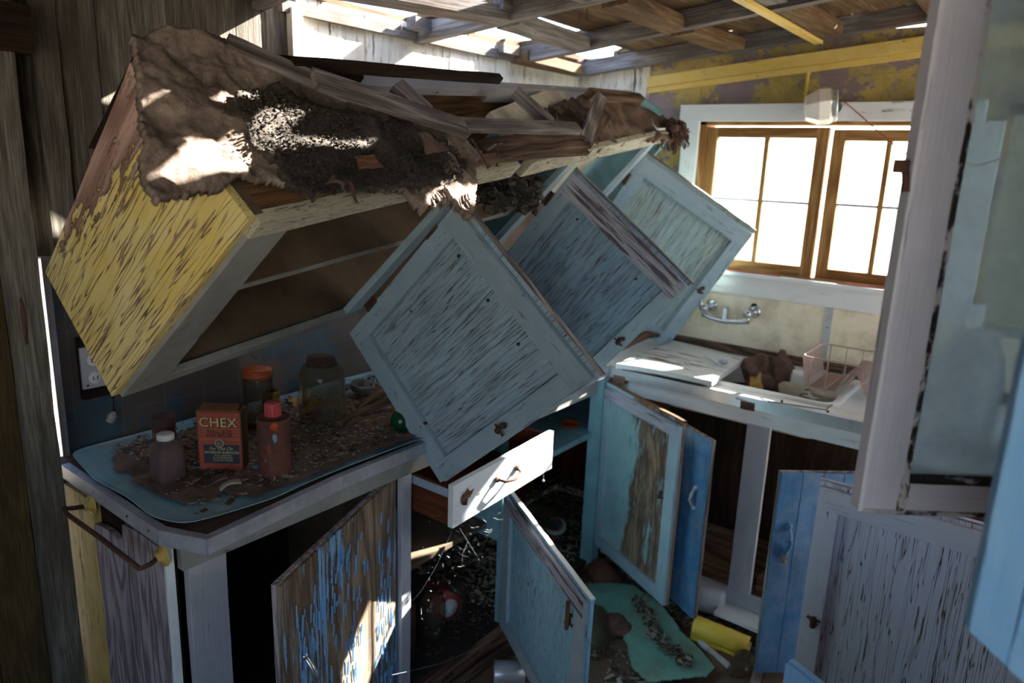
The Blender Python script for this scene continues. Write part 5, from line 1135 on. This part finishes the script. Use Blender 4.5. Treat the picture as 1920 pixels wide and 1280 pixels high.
bbar('panel', [(.040, zb_-.02), (.17, zb_-.05), (.17, 1.9), (.040, 1.9)], -.018, -.010, 'white_paint', bd)
bbar('inner_strip', [(.040, zb_+.05), (.050, zb_+.05), (.050, 1.9), (.040, 1.9)], -.016, -.002, 'navy', bd)
# corner of another blue door at the foot of the picture
a = Z(1473, 1243, .80); b = Z(1560, 1310, .80); d = (b-a).normalized(); hg = a+d*.38
P7 = [(hg.x, hg.y, .80), (hg.x, hg.y, .06), (a.x, a.y, .06), (a.x, a.y, .80)]
dr, q, n, W, Hh = flat_door(ht, P7, 'skyblue', .02, 'door', 1, .0006, inner='skyblue', label='lower sky blue door, only its corner in view')

# ================================================================== FLOOR AND CONTENTS OF THE BASE CABINETS
def lfloor():
    x, y = rnd(1.35, 2.6), rnd(.45, 1.40)
    return x, y, .004+rnd(0, .012)
for mb_, mt, nm in zip(litter(9000, lfloor, [('chip', 5), ('chipdark', 5), ('chipblue', .8)], (.006, .022)), ('chip', 'chipdark', 'chipblue'), ('pale chips', 'dark crumbs', 'blue paint chips')):
    one(mb_, 'litter', mt, nm+' strewn over the kitchen floor between the open doors', 'litter', kind='stuff')
def lcorner(): return rnd(1.84, 2.98), rnd(1.38, 1.88), .095+rnd(0, .03)
for mb_, mt, nm in zip(litter(4200, lcorner, [('chip', 7), ('chipdark', 5)], (.006, .02)), ('chip', 'chipdark'), ('pale chips', 'dark crumbs')):
    one(mb_, 'litter', mt, nm+' heaped in the open corner compartment behind the teal shelf', 'litter', kind='stuff')
def lbase(): return rnd(.8, 1.8), rnd(1.40, 1.88), .093+rnd(0, .006)
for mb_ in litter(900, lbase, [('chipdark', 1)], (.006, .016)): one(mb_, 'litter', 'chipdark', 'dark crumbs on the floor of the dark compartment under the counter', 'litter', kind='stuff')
m = MB()
m.grid(lambda u, v: (V((1.2+1.4*u, .4+1.0*v, .004+.03*max(0, fbm(V((u*5, v*5, 1)), 4)+.25))), V((0, 0, 1))), 90, 70, 0, True); one(m, 'floor_dirt', 'dirt', 'uneven brown dirt covering the floor between the cabinets', 'dirt', kind='stuff')
# green linoleum
gp = [(1090, 1100), (1140, 1096), (1190, 1100), (1235, 1130), (1275, 1180), (1305, 1205), (1340, 1247), (1325, 1270), (1290, 1275), (1215, 1282), (1185, 1250), (1175, 1205), (1155, 1170), (1130, 1145), (1100, 1120)]
gq = [Z(u, v, .05) for u, v in gp]; gP = [(p.x, p.y) for p in gq]; gx0, gx1, gy0, gy1 = min(p[0] for p in gP)-.02, max(p[0] for p in gP)+.02, min(p[1] for p in gP)-.02, max(p[1] for p in gP)+.02
m = MB(); m.grid(lambda u, v: (V((gx0+(gx1-gx0)*u, gy0+(gy1-gy0)*v, .052+.012*math.sin(u*5+1)*math.cos(v*4)+.003*noise.noise(V((u*9, v*9, 0))))), V((0, 0, 1))), 90, 90, .004, True, None, lambda u, v: inpoly(gx0+(gx1-gx0)*u+.006*noise.noise(V((u*25, v*25, 0))), gy0+(gy1-gy0)*v+.006*noise.noise(V((v*25, u*25, 9))), gP))
one(m, 'linoleum_sheet', 'lino', 'torn green linoleum sheet lying on the floor before the sink cabinet', 'linoleum')
def llin():
    t = rnd(0, 1); c_ = [(1195, 1120), (1215, 1150), (1225, 1185), (1255, 1215), (1290, 1245)]; i = min(3, int(t*4)); f = t*4-i; u = c_[i][0]*(1-f)+c_[i+1][0]*f+rnd(-14, 14); v = c_[i][1]*(1-f)+c_[i+1][1]*f+rnd(-9, 9); p = Z(u, v, .068); return p.x, p.y, .068+rnd(0, .008)
for mb_, mt, nm in zip(litter(700, llin, [('chip', 3), ('chipdark', 5)], (.005, .014)), ('chip', 'chipdark'), ('pale chips', 'dark crumbs')):
    one(mb_, 'litter', mt, nm+' swept in a ridge on the green linoleum', 'litter', kind='stuff')
# yellow trough
A_, B_ = Z(1303, 1170, .06), Z(1405, 1212, .05); m = MB(); m.lathe([(.040, 0), (.040, (B_-A_).length), (.037, (B_-A_).length), (.037, 0), (.040, 0)], A_, B_-A_, 26, 0, None, 0, math.pi*1.45)
yt = one(m, 'yellow_trough', 'yplastic', 'yellow half-round plastic trough lying below the deep blue doors', 'trough')
m = MB(); t_ = (B_-A_).normalized(); s_ = V((-t_.y, t_.x, 0)); s_ = s_ if s_.x < 0 else -s_; m.plank(A_+s_*.040-V((0, 0, .028)), B_+s_*.040-V((0, 0, .028)), V((0, 0, .016)), s_*.003, 4, 0); m.build('lip', 'yplastic', yt)
# white jug
p = Z(1330, 1118, .10); m = MB(); d = V((.25, -1, 0)).normalized(); e_ = V((d.y, -d.x, 0))
m.solid(lambda a, b, c: p+d*((a-.65)*.17)+e_*((b-.5)*.095)+V((0, 0, (c-.5)*.10)), (.2, .1, .1), (1, 1, 1)); m.sm = [True]*len(m.sm)
one(m, 'plastic_jug', 'wplastic', 'square white plastic jug lying on its side at the foot of the sink cabinet', 'jug', bevel=.022)
m = MB(); m.box(2.36, 2.48, .50, .80, .085, .098, 1, (3, 4, 1), .002); one(m, 'board', 'white_paint', 'pale greenish board on the floor behind the yellow trough', 'board')
m = MB(); a, b = Z(1312, 1203, .03), Z(1368, 1250, .03); m.tube([a, a.lerp(b, .35), a.lerp(b, .36), b], [.009, .009, .011, .011], 10); sy = one(m, 'tube', 'pale_jar_glass', 'thin clear tube with white end beside the green linoleum', 'tube')
m = MB(); m.tube([a, a.lerp(b, .30)], .0115, 10); m.build('cap', 'whitecap', sy)
p = Z(1120, 1195, .03); m = MB(); m.lathe([(0, 0), (.045, 0), (.048, .005), (.048, .15), (.038, .17), (.036, .19)], p+V((.06, .05, .04)), V((-.8, -.5, -.1)), 26); one(m, 'jar', 'jar_glass', 'dirty glass jar lying between the turquoise door and the green linoleum', 'jar')
p = Z(1150, 1185, .02); m = MB(); m.blob(p+V((0, 0, .025)), (.05, .05, .03), 6, .5, 3, 3); m.tube([p+V((.04*math.cos(i/2), .04*math.sin(i/2), .045)) for i in range(13)], .008, 6); one(m, 'tangled_rag', 'bark', 'coiled brown rag beside the dirty jar on the floor', 'rag')
p = Z(1125, 1085, .05); m = MB(); m.lathe([(0, 0), (.05, 0), (.052, .01), (.052, .12), (0, .12)], p+V((.06, .05, .0)), V((-.6, -.8, .05)), 22, .004); one(m, 'tin_can', 'rustcan', 'rusty can lying at the back end of the green linoleum', 'can')
p = Z(1380, 1262, .02); m = MB(); m.lathe([(0, 0), (.03, 0), (.032, .005), (.032, .09), (.026, .10)], p+V((0.0, 0, .0)), V((-.2, -.3, .9)), 24); one(m, 'jar', 'jar_glass', 'murky glass jar leaning at the bottom of the picture, right of the linoleum', 'jar')
m = MB(); a, b = V((2.30, .60, .03)), V((1.90, .52, .03)); m.plank(a, b, V((0, .03, 0)), V((0, 0, .02)), 6, .002); one(m, 'batten', 'greyboard', 'grey batten on the floor under the wide deep blue door', 'board')
for i, (A2, B2, w_) in enumerate((((828, 1278), (985, 1160), .035), ((850, 1285), (990, 1185), .022), ((800, 1290), (960, 1190), .03))):
    a, b = Z(*A2, .05), Z(*B2, .05); m = MB(); t = (b-a).normalized(); m.plank(a, b, V((-t.y, t.x, 0))*w_, V((0, 0, .015)), 8, .003); one(m, 'stick', 'brownboard', ('widest brown wooden strip on the floor at the foot of the left cabinet', 'narrow brown wooden strip on the floor, nearest the turquoise door', 'brown wooden strip on the floor furthest from the turquoise door, lowest in the picture')[i], 'stick', 'wooden strips on the floor by the turquoise door')
p = Z(925, 1275, .03); m = MB(); m.lathe([(0, 0), (.036, 0), (.037, .004), (.037, .10), (0, .10)], p+V((.0, .0, .03)), V((.6, -.75, 0)), 26); one(m, 'tin_can', 'alu_bright', 'pale blue-grey can lying on the floor at the bottom edge', 'can')
# in the compartment under the drawer
def stand(name, x, y, z, prof, mat, label, cat, ax=(0, 0, 1), k=26): m = MB(); m.lathe(prof, (x, y, z), ax, k); return one(m, name, mat, label, cat)
cp = Z(930, 1040, .20); stand('tin_can', 1.55, 1.62, .09, [(0, 0), (.05, 0), (.05, .14), (.047, .14), (0, .137)], 'jar_glass', 'grey canister in the dark compartment under the drawer', 'can')
o_ = stand('tin_can', 1.72, 1.60, .16, [(0, 0), (.05, 0), (.05, .13), (0, .13)], 'redtin', 'red can on its side with a white round end under the drawer', 'can', (-.3, -.9, .05)); 
m = MB(); m.lathe([(0, .0), (.032, 0), (.032, .003), (0, .003)], V((1.72, 1.60, .16))+V((-.3, -.9, .05)).normalized()*.131, (-.3, -.9, .05), 24); m.build('white_end', 'whitecap', o_)
stand('jar', 1.62, 1.50, .09, [(0, 0), (.045, 0), (.045, .12), (.036, .13), (.036, .15), (0, .15)], 'jar_glass', 'dusty jar with yellow lid rim in the compartment under the drawer', 'jar')
stand('jar', 1.74, 1.50, .09, [(0, 0), (.04, 0), (.04, .11), (.034, .12), (.034, .14), (0, .14)], 'jar_glass', 'dusty jar close to the hinge of the turquoise door', 'jar')
stand('tin_can', 1.48, 1.50, .09, [(0, 0), (.045, 0), (.045, .17), (0, .17)], 'rustcan', 'brown tin standing left in the compartment under the drawer', 'can')
# corner compartment
p = Z(1000, 965, .13); stand('jar', p.x, p.y, .15, [(0, 0), (.05, 0), (.052, .005), (.052, .13), (.04, .15), (.04, .17), (.036, .17)], 'jar_glass', 'dirty jar lying in the litter of the corner compartment', 'jar', (-.1, -1, .0))
p = Z(1042, 985, .13); o_ = stand('round_tin', p.x, p.y, .12, [(0, 0), (.045, 0), (.046, .002), (.046, .014), (.04, .017), (0, .017)], 'whitecap', 'small round white tin with red and blue lid in the corner litter', 'tin', (-.35, -.15, .9))
ax_ = V((-.35, -.15, .9)).normalized(); m = MB(); m.lathe([(0, .0175), (.034, .0175), (.034, .0182), (0, .0182)], (p.x, p.y, .12), ax_, 24); m.build('red_print', 'redtin', o_)
e1_ = ax_.cross(V((0, 1, 0))).normalized(); e2_ = ax_.cross(e1_); m = MB(); c_ = V((p.x, p.y, .12))+ax_*.0185; m.solid(lambda a, b, c: c_+e1_*((a-.5)*.02)+e2_*((b-.5)*.05)+ax_*(.0006*c), (.02, .05, .001)); m.build('blue_print', 'navy', o_)
p = Y(1068, 803, 1.46); stand('orange_lid', p.x, 1.46, .643, [(0, .002), (.03, 0), (.040, .012), (.042, .013), (.032, .004), (0, .006)], 'orange', 'orange jar lid lying on the teal corner shelf', 'lid')
# things in the sink cabinet
stand('jar', 2.62, 1.05, .105, [(0, 0), (.06, 0), (.06, .22), (.05, .25), (.05, .27)], 'jar_glass', 'dim jar in the dark compartment behind the deep blue door', 'jar')
lump('sack', 2.7, 1, .105, (.10, .14, .16), 4, 'dirt', 'x') if False else None
m = MB(); m.box(2.6, 2.95, .35, .62, .106, .24, 1, (3, 3, 2), .003); one(m, 'crate', 'brownboard', 'brown wooden box in the right compartment of the sink cabinet', 'box')
# clutter outside the gap at the left
for i in range(2):
    p = V((.72, 2.15+.12*i, .1+.15*i)); m = MB(); m.tube([p-V((.2, 0, 0)), p+V((.2, .05, .02))], .02, 8); one(m, 'pipe', ('rust', 'alu')[i], ('rusty pipe lying outside, seen through the gap beside the left post, lower of two', 'pale grey pipe lying outside, seen through the gap beside the left post, upper of two')[i], 'pipe', 'pipes outside the gap beside the left post')
# cobweb between drawer and door
m = MB(); c0_ = Y(850, 992, 1.20)
def RPx(u, v, y_): return Y(u, v, y_)
for (a, b) in ((RPx(848, 995, 1.2), RPx(775, 1125, 1.25)), (RPx(945, 1188, 1.2), RPx(735, 1265, 1.2)), (RPx(862, 990, 1.22), RPx(960, 1120, 1.25))):
    m.tube([a]+[a.lerp(b, t)+V((0, 0, -.02*math.sin(t*math.pi)+rnd(-.003, .003))) for t in (.2, .4, .6, .8)]+[b], .00022, 4, False)
for i in range(420):
    s_ = random.gauss(0, 1); u = random.choice((rnd(850, 950), random.gauss(955, 14), rnd(790, 960))); v = rnd(960, 1190) if u < 940 else rnd(1010, 1140)
    y_ = rnd(1.22, 1.34); p = Y(u, v, y_); d = V((rnd(-1, 1), rnd(-1, 1), rnd(-1, 1)))*rnd(.003, .012); m.tube([p, p+d], rnd(.00012, .00035), 3, False)
for i in range(60):
    u, v = rnd(860, 960), rnd(930, 1060); y_ = rnd(1.24, 1.34); p = Y(u, v, y_); d = V((rnd(-1, 1), rnd(-1, 1), rnd(-1, 1)))*rnd(.02, .04); m.tube([p, p+d*.5+V((0, 0, -.004)), p+d], .00025, 3, False)
one(m, 'cobweb', 'web', 'glinting cobweb with specks between the pulled-out drawer and the turquoise door', 'cobweb', kind='stuff')
